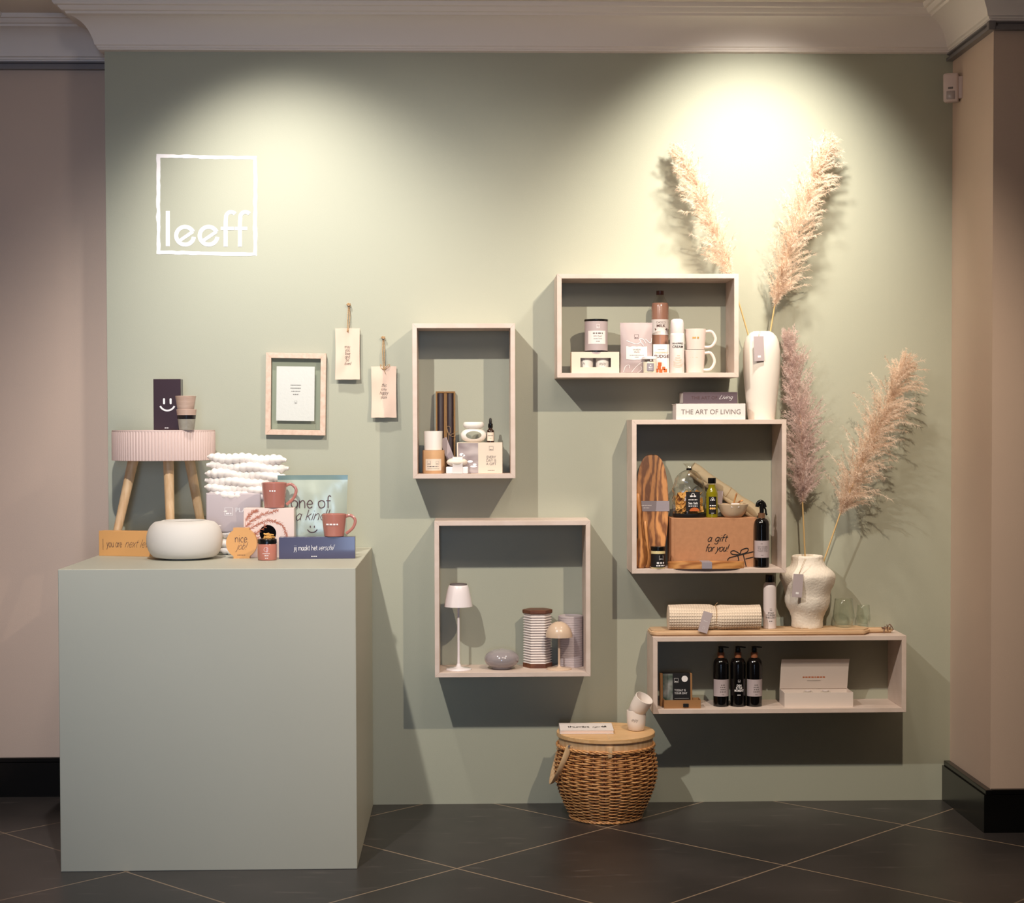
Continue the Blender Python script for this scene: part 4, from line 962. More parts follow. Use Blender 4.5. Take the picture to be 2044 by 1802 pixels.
# two white mugs
ym = -.135; s = S(ym)
xk = X(1386.5, ym, 720)
t = thing('mug', 'white mug, lower of two stacked at the right of the upper shelf', 'mug', (xk, ym, Z3), (0, 0, 0), group='stacked white mugs')
M_mugw = mat('mug_white_glaze', (224, 206, 197), 0.25, coat=0.4)
mug(t, M_mugw, 18*s, 21*s, 46*s, hw=.036)
bm = BM(); dashes(bm, -4*s, 32*s, 14*s, 2.6*s); obj('lettering', wrap(bm, 20*s, .0006), M_gold, t, smooth=0)
t = thing('mug', 'white mug, upper of two stacked at the right of the upper shelf', 'mug', (xk+1.5*s, ym, Z3+46*s+.0003), (0, 0, 0), group='stacked white mugs')
mug(t, M_mugw, 18.5*s, 21.5*s, 42*s, hw=.036)
bm = BM(); dashes(bm, -2*s, 24*s, 13*s, 3.4*s); obj('lettering', wrap(bm, 20.5*s, .0006), M_gold, t, smooth=0)

# ------------------------------------------------------------------ on top of the square shelf: books, vase
def book(label, l, r_, y, z0, hpx, cover, D=.13, dx=0):
    s = S(y); x0, x1 = X(l, y, 800), X(r_, y, 800); w = (x1-x0)/2; h = hpx*s
    t = thing('book', label, 'book', ((x0+x1)/2, y, z0), group='art of living books')
    bm = BM(); box(bm, -w, w, .0, D, 0, .0025, .0006, 1); box(bm, -w, w, 0, D, h-.0025, h, .0006, 1); box(bm, -w, w, -.001, .0025, 0, h, .001, 2); obj('cover', bm, cover, t, smooth=0)
    bm = BM(); box(bm, -w+.003, w-.003, .0026, D-.003, .0026, h-.0026); obj('pages', bm, M_paper, t, smooth=0)
    return t, w, h, s
t, w, h, s = book('thick white book reading the art of living, lower one of the stack', 1349.5, 1488, -.185, T4, 32, M_paper)
bm = text_bm('THE ART OF LIVING', 14*s, 'CENTER', fit=119*s); letter(t, bm, M_inkg, -.0016, .5*s, 11*s)
hb = h
t, w, h, s = book('dark mauve book reading the art of living, upper one of the stack', 1363.5, 1472, -.175, T4+hb+.0003, 23, mat('dark_mauve_cover', (92, 76, 84), 0.5))
bm = text_bm('THE ART OF', 9*s, 'CENTER', fit=52*s); letter(t, bm, M_inkb, -.0016, -12*s, 9*s)
bm = BM(); strokes(bm, 'Living', 17*s, 9*s, 5*s, .0009, .5, fit=27*s); letter(t, bm, M_inkw, -.0016)

yv = -.098; s = S(yv); xv = X(1520, yv, 750)
t = thing('vase', 'tall smooth white vase holding two pampas stems on the square shelf', 'vase', (xv, yv, T4))
vz = lambda py: Z(py, yv, 1520)-T4
PV = [(0, 0), (25, 0), (27, 832), (28.5, 822), (31, 800), (34, 770), (36, 745), (37, 720), (36.8, 700), (34.5, 683), (30, 672), (23, 664.5), (17, 661.5), (14.5, 661.5), (14, 664), (16, 672), (0, 673)]
prof = [(0, 0), (26*s, 0)]+[(a*s, vz(b)) for a, b in PV[2:]]
obj('vase_body', solid(prof, 72, fn=lambda a, z: 1+.0035*math.sin(z*900)*(1 if z < .23 else 0)+.002*math.sin(z*311+a)), M_vase, t, smooth=60)
def hang_tag(t, x0, z0, x1, z1, w, h, y, ang=0, yk=None):
    bm = BM(); tube(bm, smoothpts([(x0, y+.006, z0), (x0+(x1-x0)*.5-.001, y-.001, (z0+z1)/2), (x1, y-.0015, z1-.004)], 6), .0007, 6)
    tube(bm, smoothpts([(x0+.004, y+.006, z0), (x0+(x1-x0)*.5+.003, y, (z0+z1)/2), (x1+.0005, y-.0015, z1-.004)], 6), .0007, 6); obj('string', bm, M_jute, t)
    bm = BM(); box(bm, -w/2, w/2, 0, .0008, -h, 0); dd = obj('hang_tag', bm, M_tag, t, (x1, y-.003, z1), (0, math.radians(ang), 0), smooth=0, label='small lilac paper tag')
    bm = BM(); dashes(bm, 0, -h*.82, w*.3, w*.2); shift(bm, 0, -.0004, 0); obj('small_print', bm, M_inkw, dd, smooth=0)
hang_tag(t, (1510-1520)*s, vz(662), (1507-1520)*s, vz(673), 20*s, 49*s, -38.6*s-.002, -2)

# ------------------------------------------------------------------ square shelf contents
yb = -.10; s = S(yb); xk = X(1303.5, yb, 1020)
t = thing('serving_board', 'tall oval olive wood serving board leaning upright with grey band', 'board', (xk, yb, Z4+.002), (math.radians(-9), 0, math.radians(-3)))
H = 226*s; hw = 33.5*s
def ovalpts(hw, H, n=40):
    pts = []
    for i in range(n):
        a = 2*PI*i/n; x = math.cos(a); z = math.sin(a)
        sx_ = abs(z)**2.6; k = 1-.0*sx_
        pts.append((hw*math.copysign(abs(x)**.72, x)*(1-.22*((1-z)/2)**2), H/2+H/2*math.copysign(abs(z)**.86, z)))
    return pts
bm = BM(); prism(bm, ovalpts(hw, H), 0, .014); bmesh.ops.bevel(bm, geom=[e for e in bm.edges if abs(e.verts[0].co.y-e.verts[1].co.y) < 1e-6], offset=.003, segments=2, affect='EDGES')
obj('board', bm, M_olive, t, smooth=40)
bm = BM(); box(bm, -hw-.001, hw+.001, -.001, .015, 110*s, 131*s, .0005, 1); obj('paper_band', bm, M_band, t, smooth=0, label='grey lilac paper band')
bm = BM(); dashes(bm, -12*s, 122*s, 20*s, 1.4*s); dashes(bm, -12*s, 117*s, 12*s, 1.4*s); shift(bm, 0, -.0015, 0); obj('small_print', bm, M_inkw, t, smooth=0)
# salad servers (upright, left)
for k, (px_, top, bot, wd, yy_, lb) in enumerate(((1279, 985, 1135, 13.5, -.175, 'olive wood salad spoon standing upright at the left of the square shelf'), (1291, 1040, 1134, 10, -.160, 'olive wood salad fork behind the upright spoon in the square shelf'))):
    s = S(yy_); h = (bot-top)*s
    t = thing('salad_server', lb, 'wooden spoon', (X(px_, yy_, 1130), yy_, Z4+.001), (math.radians(-4), math.radians(-2), 0), group='olive wood salad servers')
    bm = BM(); wd *= s
    zz = [0, .01, .04, .12, .22, .32, .42, .55, .8, .97, 1]; ww = [.25, .5, .85, 1.0, .98, .75, .45, .36, .4, .36, .1]; th = [.1, .2, .3, .36, .36, .34, .3, .28, .28, .25, .1]
    tube(bm, [(.25*wd*math.sin(3*q), 0, q*h) for q in zz], [wd*q for q in ww], 16, ry=[wd*q for q in th], up=(0, -1, 0)); obj('server', bm, M_olive, t, smooth=70)
# small jar
yj = -.180; s = S(yj); r = 14.5*s
t = thing('spread_jar', 'small jar with black label and black lid beside the olive wood spoon', 'jar', (X(1313.5, yj, 1135), yj, Z4))
obj('jar_body', solid(rounded(r, 36*s, .002), 40), mat('pale_spread', (206, 190, 140), 0.3, coat=0.4), t)
obj('label_paper', curved_label(r, r*2.9, 3*s, 30*s, .0004), M_blackm, t, label='black label')
obj('lid', solid([(0, 36*s), (r*1.0, 36*s), (r*1.03, 36.5*s), (r*1.03, 43.5*s), (r*.98, 44.3*s), (0, 44.3*s)], 40), M_blackp, t)
bm = BM(); minilogo(bm, 5*s, 22*s, 8*s); dashes(bm, 4*s, 12*s, 16*s, 3.4*s); dashes(bm, 4*s, 6.5*s, 18*s, 2.4*s); obj('lettering', wrap(bm, r, .0008), M_inkw, t, smooth=0)
# kraft gift box
yg = -.135; s = S(yg); xa, xb = X(1340, yg, 1080), X(1512, yg, 1080); w = (xb-xa)/2; xg = (xa+xb)/2
hg = Z(1033.5, yg, 1425)-Z4
t = thing('kraft_gift_box', 'brown kraft carton reading a gift for you in the square shelf', 'box', (xg, yg, Z4))
bm = BM(); box(bm, -w, w, 0, .118, 0, hg, .001, 1); obj('carton', bm, M_kraft, t, smooth=0)
bm = BM(); box(bm, -w+7*s, w-.0005, -.0014, .0, .0005, hg-.001, .0005, 1); obj('front_flap', bm, M_kraft, t, smooth=0)
gx = lambda px_: (px_-1426)*s; gz = lambda py: (1130-py)*s*.985
bm = BM(); strokes(bm, 'a gift', gx(1411), gz(1078), 6.5*s*1.35, .0027, .35, fit=40*s); strokes(bm, 'for you!', gx(1407), gz(1098), 6.5*s*1.35, .0027, .35, fit=46*s)
letter(t, bm, M_ink, -.0020)
bm = BM(); wI = 2.0*s
def gl(*P, sm=False):
    P = [(gx(a), gz(b)) for a, b in P]
    if sm: P = [(v.x, v.y) for v in smoothpts([Vector((p[0], p[1], 0)) for p in P], 6)]
    ribbon(bm, P, wI)
gl((1452, 1118), (1453, 1114), (1456, 1111), (1484, 1104), (1504, 1099)); gl((1453, 1122), (1452, 1116)); gl((1454, 1122), (1476, 1117)); gl((1488, 1114), (1504, 1110)); gl((1473, 1107), (1476, 1122)); gl((1484, 1105), (1490, 1130))
gl((1477, 1105), (1462, 1104), (1459, 1099), (1466, 1097), (1478, 1104), sm=True); gl((1478, 1104), (1480, 1096), (1490, 1092), (1494, 1094), (1491, 1100), (1480, 1104), sm=True)
shift(bm, 0, -.0020, 0); obj('gift_icon', bm, M_ink, t, smooth=0)
TG = Z4+hg+.0004
# cracker bag
yc = -.095; s = S(yc); xk = X(1375.5, yc, 1030)
t = thing('cracker_bag', 'clear cellophane bag of sea salt crackers standing on the kraft carton', 'bag', (xk, yc, TG))
q = lambda py: (1033-py)*s
ccr = random.Random(11)
bm = BM()
prof = [(0, 0), (30*s, 0), (32*s, q(1030)), (33*s, q(1000)), (32*s, q(975)), (27*s, q(955)), (15*s, q(942)), (5*s, q(937)), (4*s, q(935)), (8*s, q(929)), (12*s, q(925))]
pf = []
for a_, b_ in zip(prof, prof[1:]): pf += [(a_[0]+(b_[0]-a_[0])*k/4, a_[1]+(b_[1]-a_[1])*k/4) for k in range(4)]
lathe(bm, pf+[prof[-1]], 44, sy=.62, cap=False, fn=lambda a, z: 1+(.12*noise.noise(Vector((math.cos(a)*2.4, math.sin(a)*2.4, z*40)))+.10*noise.noise(Vector((math.cos(a)*7, math.sin(a)*7, z*120))))*min(1, z/.06))
obj('cellophane', bm, M_film, t, smooth=14)
bm = BM()
for i in range(110):
    z0 = ccr.uniform(.014, .082)*(1); a = ccr.uniform(0, 2*PI); rr_ = .044*math.sqrt(ccr.random())
    u = Vector((ccr.gauss(0, 1), ccr.gauss(0, 1), ccr.gauss(0, 1))).normalized(); v_ = u.orthogonal().normalized(); n_ = u.cross(v_)
    c_ = Vector((rr_*math.cos(a), rr_*math.sin(a)*.5, z0)); L_ = .0155
    T_ = BM(); box(T_, -L_, L_, -L_*.9, L_*.9, -.0007, .0007, .0005, 1)
    M3 = Matrix((u, v_, n_)).transposed().to_4x4(); M3.translation = c_; bmesh.ops.transform(T_, matrix=M3, verts=T_.verts)
    for vv in T_.verts: vv.co.z = max(.006, vv.co.z); vv.co.y = max(-.030, min(.030, vv.co.y)); vv.co.x = max(-.050, min(.050, vv.co.x))
    join(bm, T_)
obj('crackers', bm, M_cracker, t, smooth=0)
obj('base_band', solid([(0, .0), (30.5*s, .0), (33.2*s, 3*s), (33.2*s, 8*s), (0, 8*s)], 48, sy=.64), M_blackm, t)
bm = BM(); box(bm, -9*s, 19*s, -.0385, -.038, 13*s, 52*s); obj('label_paper', bm, M_blackm, t, smooth=0, label='black label')
bm = text_bm('Sea Salt', 6.5*s, 'CENTER', bold=.0002, fit=19*s); shift(bm, 5*s, 0, 27*s); dashes(bm, 5*s, 36*s, 18*s, 1.6*s); dashes(bm, 5*s, 23.5*s, 18*s, 1.8*s); dashes(bm, 5*s, 43*s, 12*s, 3*s); ribbon(bm, arc(5*s, 46*s, 3*s, 0, 360, 14), .8*s)
shift(bm, 0, -.0392, 0); obj('lettering', bm, M_inkw, t, smooth=0)
bm = BM(); bm.faces.new([bm.verts.new((p[0], -.0390, p[1])) for p in arc(8*s, 13.3*s, 10*s, 0, 180, 16, 1, .75)]); obj('cracker_print', bm, M_fudge, t, smooth=0)
obj('tie', solid([(0, q(938.5)), (5.5*s, q(938.5)), (5.5*s, q(934.5)), (0, q(934.5))], 20), M_blackp, t)
# olive oil
yo_ = -.105; s = S(yo_)
t = thing('oil_bottle', 'small olive oil bottle with black cap beside the bag of crackers', 'bottle', (X(1421, yo_, 1030), yo_, TG))
obj('glass_bottle', solid([(0, 0), (11.3*s, 0), (11.8*s, .001), (11.8*s, 48*s), (10.5*s, 53*s), (7.4*s, 60*s), (6.8*s, 66*s), (0, 66*s)], 36), M_oil, t)
obj('neck_glass', solid([(6.9*s, 66.2*s), (6.9*s, 70*s)], 24, cap=False), M_clear, t)
obj('cap', solid([(0, 68*s), (7.8*s, 68*s), (8*s, 68.5*s), (8*s, 78.5*s), (7.5*s, 79*s), (0, 79*s)], 30), M_blackp, t)
obj('label_paper', curved_label(11.8*s, 16*s, 7*s, 42*s, .0004), M_blackm, t, label='black label')
bm = BM(); dashes(bm, 0, 35*s, 9*s, 2*s); ribbon(bm, arc(0, 38*s, 2*s, 0, 360, 12), .8*s); dashes(bm, 0, 24*s, 12*s, 2*s); dashes(bm, 0, 9*s, 5*s, 1*s); obj('lettering', wrap(bm, 11.8*s, .0008), M_inkw, t, smooth=0)
bm = BM(); [disc(bm, x_*s, 18.5*s, 2.2*s, 10) for x_ in (-4, 0, 4)]; obj('olive_print', wrap(bm, 11.8*s, .0008), M_cracker, t, smooth=0)
# rolled linen cloth behind, leaning from high left to low right
yl = -.040; s = S(yl)
p0 = (X(1380, yl), Z(934, yl, 1380)); p1 = (X(1512, yl), Z(1028, yl, 1512)+.004)
t = thing('linen_roll', 'rolled beige linen cloth lying slanted behind the oil bottle and bowl', 'cloth', ((p0[0]+p1[0])/2, yl, (p0[1]+p1[1])/2), (0, math.atan2(p0[1]-p1[1], p1[0]-p0[0]), 0))
Ln = math.hypot(p1[0]-p0[0], p1[1]-p0[1]); rr_ = 13*s
bm = BM(); tube(bm, [(-Ln/2+Ln*i/14, 0, .001*math.sin(i*1.7)) for i in range(15)], [rr_*(1+.06*math.sin(i*1.1)) for i in range(15)], 28); tube(bm, [(-Ln/2-.001, 0, 0), (-Ln/2+.002, 0, 0)], rr_*.6, 20)
tube(bm, [(-Ln/2+Ln*i/14, -.008, -rr_*.75) for i in range(15)], rr_*.45, 14)
obj('roll', bm, M_linen, t, smooth=70)
bm = BM(); tube(bm, [(math.cos(a)*0+.012, math.sin(a)*rr_*1.08, math.cos(a)*rr_*1.08) for a in [2*PI*i/24 for i in range(24)]], .0009, 6, closed=True); obj('twine', bm, M_jute, t)
bm = BM(); box(bm, -5.5*s, 5.5*s, 0, .0008, -14*s, 12*s); obj('hang_tag', bm, M_tag, t, (-.006, -rr_-.006, -.028), (0, math.radians(-30), 0), smooth=0, label='lilac paper tag')
# bowl with wooden spoons
yw = -.098; s = S(yw)
t = thing('bowl', 'small wavy beige bowl standing on the kraft carton', 'bowl', (X(1463, yw, 1030), yw, TG))
M_bowlb = mat('beige_bowl_glaze', (206, 184, 156), 0.4, coat=0.2)
obj('bowl_body', solid([(0, 0), (15*s, 0), (18*s, 1.5*s), (22*s, 6*s), (26*s, 13*s), (27*s, 16*s), (31*s, 24*s), (31.5*s, 26.5*s), (30*s, 27*s), (28.5*s, 25*s), (24*s, 14*s), (14*s, 4*s), (0, 4*s)], 60, fn=lambda a, z: 1+.03*math.sin(a*7)*(z/.05)), M_bowlb, t, smooth=60)
for k, (P, lb) in enumerate((([(-4, -2, 6), (-1, -6, 22), (3, -9, 38), (6, -10, 48)], 'small olive wood spoon standing upright in the beige bowl'), ([(0, 4, 6), (5, 2, 20), (12, 0, 30), (20, -2, 34)], 'small olive wood spoon leaning right in the beige bowl'))):
    c = thing('spoon', lb, 'spoon', (t.location.x, yw, TG), group='olive wood spoons')
    q_ = smoothpts([(p[0]*s, p[1]*s, p[2]*s) for p in P], 4); n_ = len(q_)
    obj('spoon_body', tube(BM(), q_, [s*(2.2+2.2*(i/n_)**2)*(.5 if i == n_-1 else 1) for i in range(n_)], 12, ry=[s*1.5]*n_), M_olive, c, smooth=60)
bm = BM(); box(bm, -8*s, 8*s, -29.6*s, -29.2*s, 21*s, 29.5*s); obj('rim_label', bm, M_paper, t, smooth=0, label='white paper label on the rim')
# spray bottle
ys_ = -.150; s = S(ys_); r = 15.3*s
t = thing('spray_bottle', 'black glass spray bottle with trigger in front of the kraft carton', 'bottle', (X(1520, ys_, 1130), ys_, Z4))
obj('glass_bottle', solid([(0, 0), (r*.95, 0), (r, .0015), (r, 86*s), (r*.93, 92*s), (r*.7, 97*s), (6*s, 99*s), (6*s, 102*s), (0, 102*s)], 44), M_blackb, t)
obj('label_paper', curved_label(r, r*2.6, 20*s, 54*s, .0004), M_tag, t, label='pinkish grey label')
bm = text_bm('GO WHERE\nTHE SCENT\nTAKES YOU', 4.6*s, 'CENTER', lines=.9, fit=21*s); shift(bm, 0, 0, 40*s); dashes(bm, -2*s, 48*s, 4*s, 1.4*s); dashes(bm, -1*s, 25*s, 5*s, 1*s); obj('lettering', wrap(bm, r, .0008), M_inkg, t, smooth=0)
obj('copper_collar', solid([(0, 98.5*s), (6.8*s, 98.5*s), (6.8*s, 109*s), (0, 109*s)], 30), mat('copper_collar', (150, 112, 84), 0.35, 0.6), t)
bm = BM(); tube(bm, smoothpts([(0, 0, 108*s), (.5*s, 0, 114*s), (0, 0, 121*s), (-1.5*s, 0, 128*s)], 5), 4.4*s, 14); tube(bm, smoothpts([(-9*s, 0, 121*s), (-7*s, 0, 129*s), (-1*s, 0, 132*s), (5*s, 0, 127*s), (7*s, 0, 120*s)], 5), 3.2*s, 12, ry=3.6*s)
obj('spray_head', bm, M_blackp, t, smooth=60)
bm = BM(); tube(bm, smoothpts([(4*s, 0, 122*s), (8*s, 0, 116*s), (9*s, 0, 108*s), (11*s, 0, 105*s)], 5), 1.9*s, 10); obj('trigger', bm, M_blackp, t, smooth=60)
# flat olive board
yf = -.178; s = S(yf); xa, xb = X(1333, yf, 1130), X(1485, yf, 1130); w = (xb-xa)/2
t = thing('serving_board', 'small oval olive wood board lying flat with grey band at the shelf front', 'board', ((xa+xb)/2, yf, Z4))
bm = BM(); n = 48; hh = 13.2*s
pts = [(w*math.copysign(abs(math.cos(2*PI*i/n))**.55, math.cos(2*PI*i/n)), .036*math.copysign(abs(math.sin(2*PI*i/n))**.7, math.sin(2*PI*i/n))) for i in range(n)]
a_ = [bm.verts.new((p[0], p[1], 0)) for p in pts]; b_ = [bm.verts.new((p[0], p[1], hh)) for p in pts]
bm.faces.new(a_[::-1]); bm.faces.new(b_)
for i in range(n): bm.faces.new((a_[i], a_[(i+1) % n], b_[(i+1) % n], b_[i]))
bmesh.ops.bevel(bm, geom=[e for e in bm.edges if abs(e.verts[0].co.z-e.verts[1].co.z) < 1e-6], offset=.003, segments=2, affect='EDGES')
obj('board', bm, M_oliveh, t, smooth=40)
bm = BM(); box(bm, -11*s, 9.5*s, -.0375, .0375, .0002, hh+.0008, .0006, 1); obj('paper_band', bm, M_band, t, smooth=0, label='grey lilac paper band')

# ------------------------------------------------------------------ middle square shelf contents
yl = -.125; s = S(yl)
t = thing('table_lamp', 'slender white table lamp with bell shade in the middle square shelf', 'lamp', (X(915.5, yl, 1330), yl, Z2))
obj('base', solid([(0, 0), (25.5*s, 0), (26*s, 1*s), (25*s, 2.6*s), (12*s, 4*s), (5.5*s, 6*s), (3.5*s, 12*s), (0, 12*s)], 48), M_gloss, t, smooth=60)
obj('pole', solid([(0, 8*s), (3.1*s, 8*s), (2.5*s, 30*s), (2.4*s, 130*s), (0, 130*s)], 20), M_gloss, t, smooth=60)
q = lambda py: (1336-py)*s
obj('shade', solid([(28.5*s, q(1209)), (28*s, q(1206)), (24*s, q(1184)), (20.5*s, q(1170)), (18.5*s, q(1166.5)), (0, q(1166)), (0, q(1168)), (18*s, q(1168)), (19.5*s, q(1171)), (23*s, q(1185)), (27*s, q(1208)), (28.5*s, q(1209))], 56, cap=False), M_gloss, t, smooth=60)
obj('cap', solid([(0, q(1167)), (17*s, q(1167)), (17*s, q(1163.8)), (15*s, q(1163.2)), (0, q(1163))], 40), M_inkg, t)
# egg vase
ye = -.108; s = S(ye)
t = thing('vase', 'low grey glossy pebble shaped vase in the middle square shelf', 'vase', (X(1001.5, ye, 1330), ye, Z2))
prof = [(0, 0), (17*s, 0), (20*s, 1*s), (21.5*s, 3*s)]+[(34.8*s*math.cos(a)**.85, 20*s+19.5*s*math.sin(a)) for a in [math.radians(-56+i*(137)/18) for i in range(19)]]+[(3.5*s, 38.5*s), (3*s, 37*s), (0, 34*s)]
obj('vase_body', solid(prof, 64), M_greygl, t, smooth=60)
# honeycomb lantern with walnut ends
yh = -.062; s = S(yh); xk = X(1073, yh, 1330); q = lambda py: Z(py, yh-.03, 1073)-Z2
t = thing('paper_lantern', 'white accordion paper lantern with walnut top and base beside mushroom lamp', 'lantern', (xk, yh, Z2))
def hexring(R, z, rot=PI/6): return [(R*math.cos(rot+PI*k/3), R*math.sin(rot+PI*k/3), z) for k in range(6)]
def hexloft(bm, layers, cap=True):
    rings = [[bm.verts.new(p) for p in hexring(R, z, rot)] for R, z, rot in layers]
    for a_, b_ in zip(rings, rings[1:]):
        for k in range(6): bm.faces.new((a_[k], a_[(k+1) % 6], b_[(k+1) % 6], b_[k]))
    if cap: bm.faces.new(rings[0][::-1]); bm.faces.new(rings[-1])
    return bm
R6 = 25*s/math.cos(PI/6)
obj('lantern_base', hexloft(BM(), [(R6*1.02, 0, 0), (R6*1.02, 9*s, 0)]), M_walnut, t, smooth=0)
ztop = 107*s; n = 19; L6 = []
for i in range(n+1):
    z = 9.2*s+(ztop-9.2*s)*i/n
    L6.append((R6*1.02, z, 0))
    if i < n: L6.append((R6*.86, z+(ztop-9.2*s)/n*.5, 0))
obj('paper_folds', hexloft(BM(), L6), M_paper, t, smooth=0)
obj('lantern_top', hexloft(BM(), [(R6*1.0, 107.5*s, 0), (R6*1.04, 109*s, 0), (R6*1.04, 114.5*s, 0), (R6*.96, 115.5*s, 0)]), M_walnut, t, smooth=0)
# mushroom lamp
ym = -.130; s = S(ym)
t = thing('table_lamp', 'small taupe mushroom table lamp with dome shade in the middle shelf', 'lamp', (X(1116, ym, 1330), ym, Z2))
obj('base', solid([(0, 0), (25*s, 0), (25.3*s, 1*s), (24*s, 2.5*s), (6*s, 4*s), (2.4*s, 6*s), (2.2*s, 12*s), (0, 12*s)], 48), M_taupe, t, smooth=60)
obj('pole', solid([(0, 6*s), (2.2*s, 6*s), (2.2*s, 75*s), (0, 75*s)], 20), M_taupe, t, smooth=60)
z0 = 65*s
prof = [(27*s*math.cos(a), z0+31*s*math.sin(a)) for a in [PI/2*i/12 for i in range(13)]]; prof[-1] = (0, z0+31*s)
obj('shade', solid([(25.5*s, z0+1*s), (27*s, z0)]+prof[1:]+[(0, z0+29.5*s)]+[(25.5*s*math.cos(a), z0+29.5*s*math.sin(a)) for a in [PI/2*i/12 for i in range(11, -1, -1)]], 56, cap=False), M_taupe, t, smooth=60)
obj('knob', solid([(0, z0+30*s), (2.5*s, z0+31*s), (2*s, z0+33*s), (0, z0+34*s)], 16), M_inkg, t)
# ribbed cylinder
yc = -.052; s = S(yc)
t = thing('ribbed_vase', 'pale ribbed cylinder vase standing behind the mushroom lamp', 'vase', (X(1139, yc, 1330), yc, Z2))
H = Z(1228, yc, 1139)-Z2; prof = [(0, 0), (24.3*s, 0)]
n = 22
for i in range(n): prof += [(24.3*s, H*i/n+.0003), (24.7*s, H*(i+.15)/n), (24.7*s, H*(i+.85)/n), (24.3*s, H*(i+1)/n-.0003), (23.9*s, H*(i+1)/n)]
prof += [(22*s, H), (21*s, H-.004), (0, H-.006)]
obj('vase_body', solid(prof, 56), M_lilac, t, smooth=30)

# ------------------------------------------------------------------ long low shelf: on top
yb = -.118; bt = .020
xa, xb = X(1299, yb-.07, 1265), X(1757, yb-.03, 1262)
t = thing('serving_board', 'very long pale wooden board with handle lying on the long low shelf', 'board', ((xa+xb)/2, yb, T5+.0003))
w = (xb-xa)/2
def slab(bm, pts, z0, z1, bev=.004):
    a_ = [bm.verts.new((p[0], p[1], z0)) for p in pts]; b_ = [bm.verts.new((p[0], p[1], z1)) for p in pts]; n = len(pts)
    bm.faces.new(a_[::-1]); bm.faces.new(b_)
    for i in range(n): bm.faces.new((a_[i], a_[(i+1) % n], b_[(i+1) % n], b_[i]))
    bmesh.ops.recalc_face_normals(bm, faces=bm.faces[:])
    bmesh.ops.bevel(bm, geom=[e for e in bm.edges if abs(e.verts[0].co.z-e.verts[1].co.z) < 1e-6], offset=bev, segments=3, affect='EDGES'); return bm
hb = .068
def rc(cx_, cy_, r_, a0, a1, n=8): return [(cx_+r_*math.cos(math.radians(a0+(a1-a0)*i/n)), cy_+r_*math.sin(math.radians(a0+(a1-a0)*i/n))) for i in range(n+1)]
pts = rc(-w+.035, -hb+.035, .035, 180, 270)+rc(w-.075, -hb+.02, .02, 270, 310)+[(w-.035, -.014), (w+.01, -.012), (w+.036, -.013)]+rc(w+.04, 0, .013, -80, 80, 6)+[(w+.036, .013), (w+.01, .012), (w-.035, .014)]+rc(w-.075, hb-.02, .02, 50, 90)+rc(-w+.035, hb-.035, .035, 90, 180)
obj('board', slab(BM(), pts, 0, bt, .006), M_boardwood, t, smooth=40)
bm = BM(); hx = w+.034
for k in range(6):
    a = k*1.05; tube(bm, smoothpts([(hx, -.004, bt*.6), (hx+.012*math.cos(a), -.008+.01*math.sin(a*2), bt+.008*math.sin(a)+.004), (hx+.022*math.cos(a*.7)-.004, -.015, bt*.6+.012*math.sin(a*1.7))], 5), .0022, 8, ry=.001)
obj('leather_strap', bm, M_leather, t)
BT = T5+.0003+bt+.0004
# waffle towel roll
yt = -.150; s = S(yt)
xa, xb = X(1333, yt, 1235), X(1518, yt, 1235); Lr = xb-xa; r = 24*s
t = thing('waffle_towel', 'rolled cream waffle towel tied with string on the long board', 'towel', ((xa+xb)/2, yt+.008, BT))
def roll(x0, x1, R, y0, z0, nx, na, pinch, kz=1.0, wob=0, amp=.0011):
    bm = BM(); V = []
    for i in range(nx+1):
        x = x0+(x1-x0)*i/nx; pk = 1-pinch*math.exp(-((x-.004)/.012)**2); e = min(1, (min(i, nx-i)/3+.55)); row = []
        for j in range(na):
            a = 2*PI*j/na
            wv = max(0, math.sin(i*PI/2.0+.001)**2*0+abs(math.sin(PI*i/7))*abs(math.sin(PI*j/5)))
            rr = R*pk*e*(1+wob*math.sin(a*2+x*18))-amp*wv+amp
            row.append(bm.verts.new((x, y0+rr*math.cos(a), max(z0+rr*kz*math.sin(a), .0006 if z0 > 0 else -1))))
        V.append(row)
    for i in range(nx):
        for j in range(na): bm.faces.new((V[i][j], V[i][(j+1) % na], V[i+1][(j+1) % na], V[i+1][j]))
    bm.faces.new(V[0][::-1]); bm.faces.new(V[-1]); bmesh.ops.recalc_face_normals(bm, faces=bm.faces[:]); return bm
bm = roll(-Lr/2, Lr/2, r, 0, r*.98, 260, 130, .12, wob=.05, amp=.0028)
join(bm, roll(-Lr/2+.002, -.006, r*.62, -.004, r*1.32, 110, 80, 0, wob=.03, amp=.0016)); join(bm, roll(.012, Lr/2-.024, r*.5, -.002, r*1.42, 110, 60, 0, wob=.05, amp=.0016))
obj('towel', bm, M_waffle, t, smooth=50)
bm = BM(); tube(bm, [(.004+.001*math.sin(a), r*.97*math.cos(a), r*1.02+r*.97*math.sin(a)) for a in [2*PI*i/32 for i in range(32)]], .0012, 6, closed=True); tube(bm, smoothpts([(.004, -.003, r*1.98), (.009, -.006, r*2.15), (.013, -.004, r*2.2)], 4), .001, 6)
obj('string', bm, M_jute, t)
bm = BM(); box(bm, -9.5*s, 9.5*s, 0, .0008, -21*s, 21*s); dd = obj('hang_tag', bm, M_tag, t, (-21*s, -r*1.12, 17*s), (math.radians(-6), math.radians(-17)*-1, 0), smooth=0, label='pinkish paper tag')
bm = BM(); ribbon(bm, [(-2*s, -14*s), (2*s, -14*s), (2*s, -9*s), (-2*s, -9*s)], .4*s, closed=True); dashes(bm, 0, 2*s, 8*s, 1*s); shift(bm, 0, -.0005, 0); obj('small_print', bm, M_inkw, dd, smooth=0)
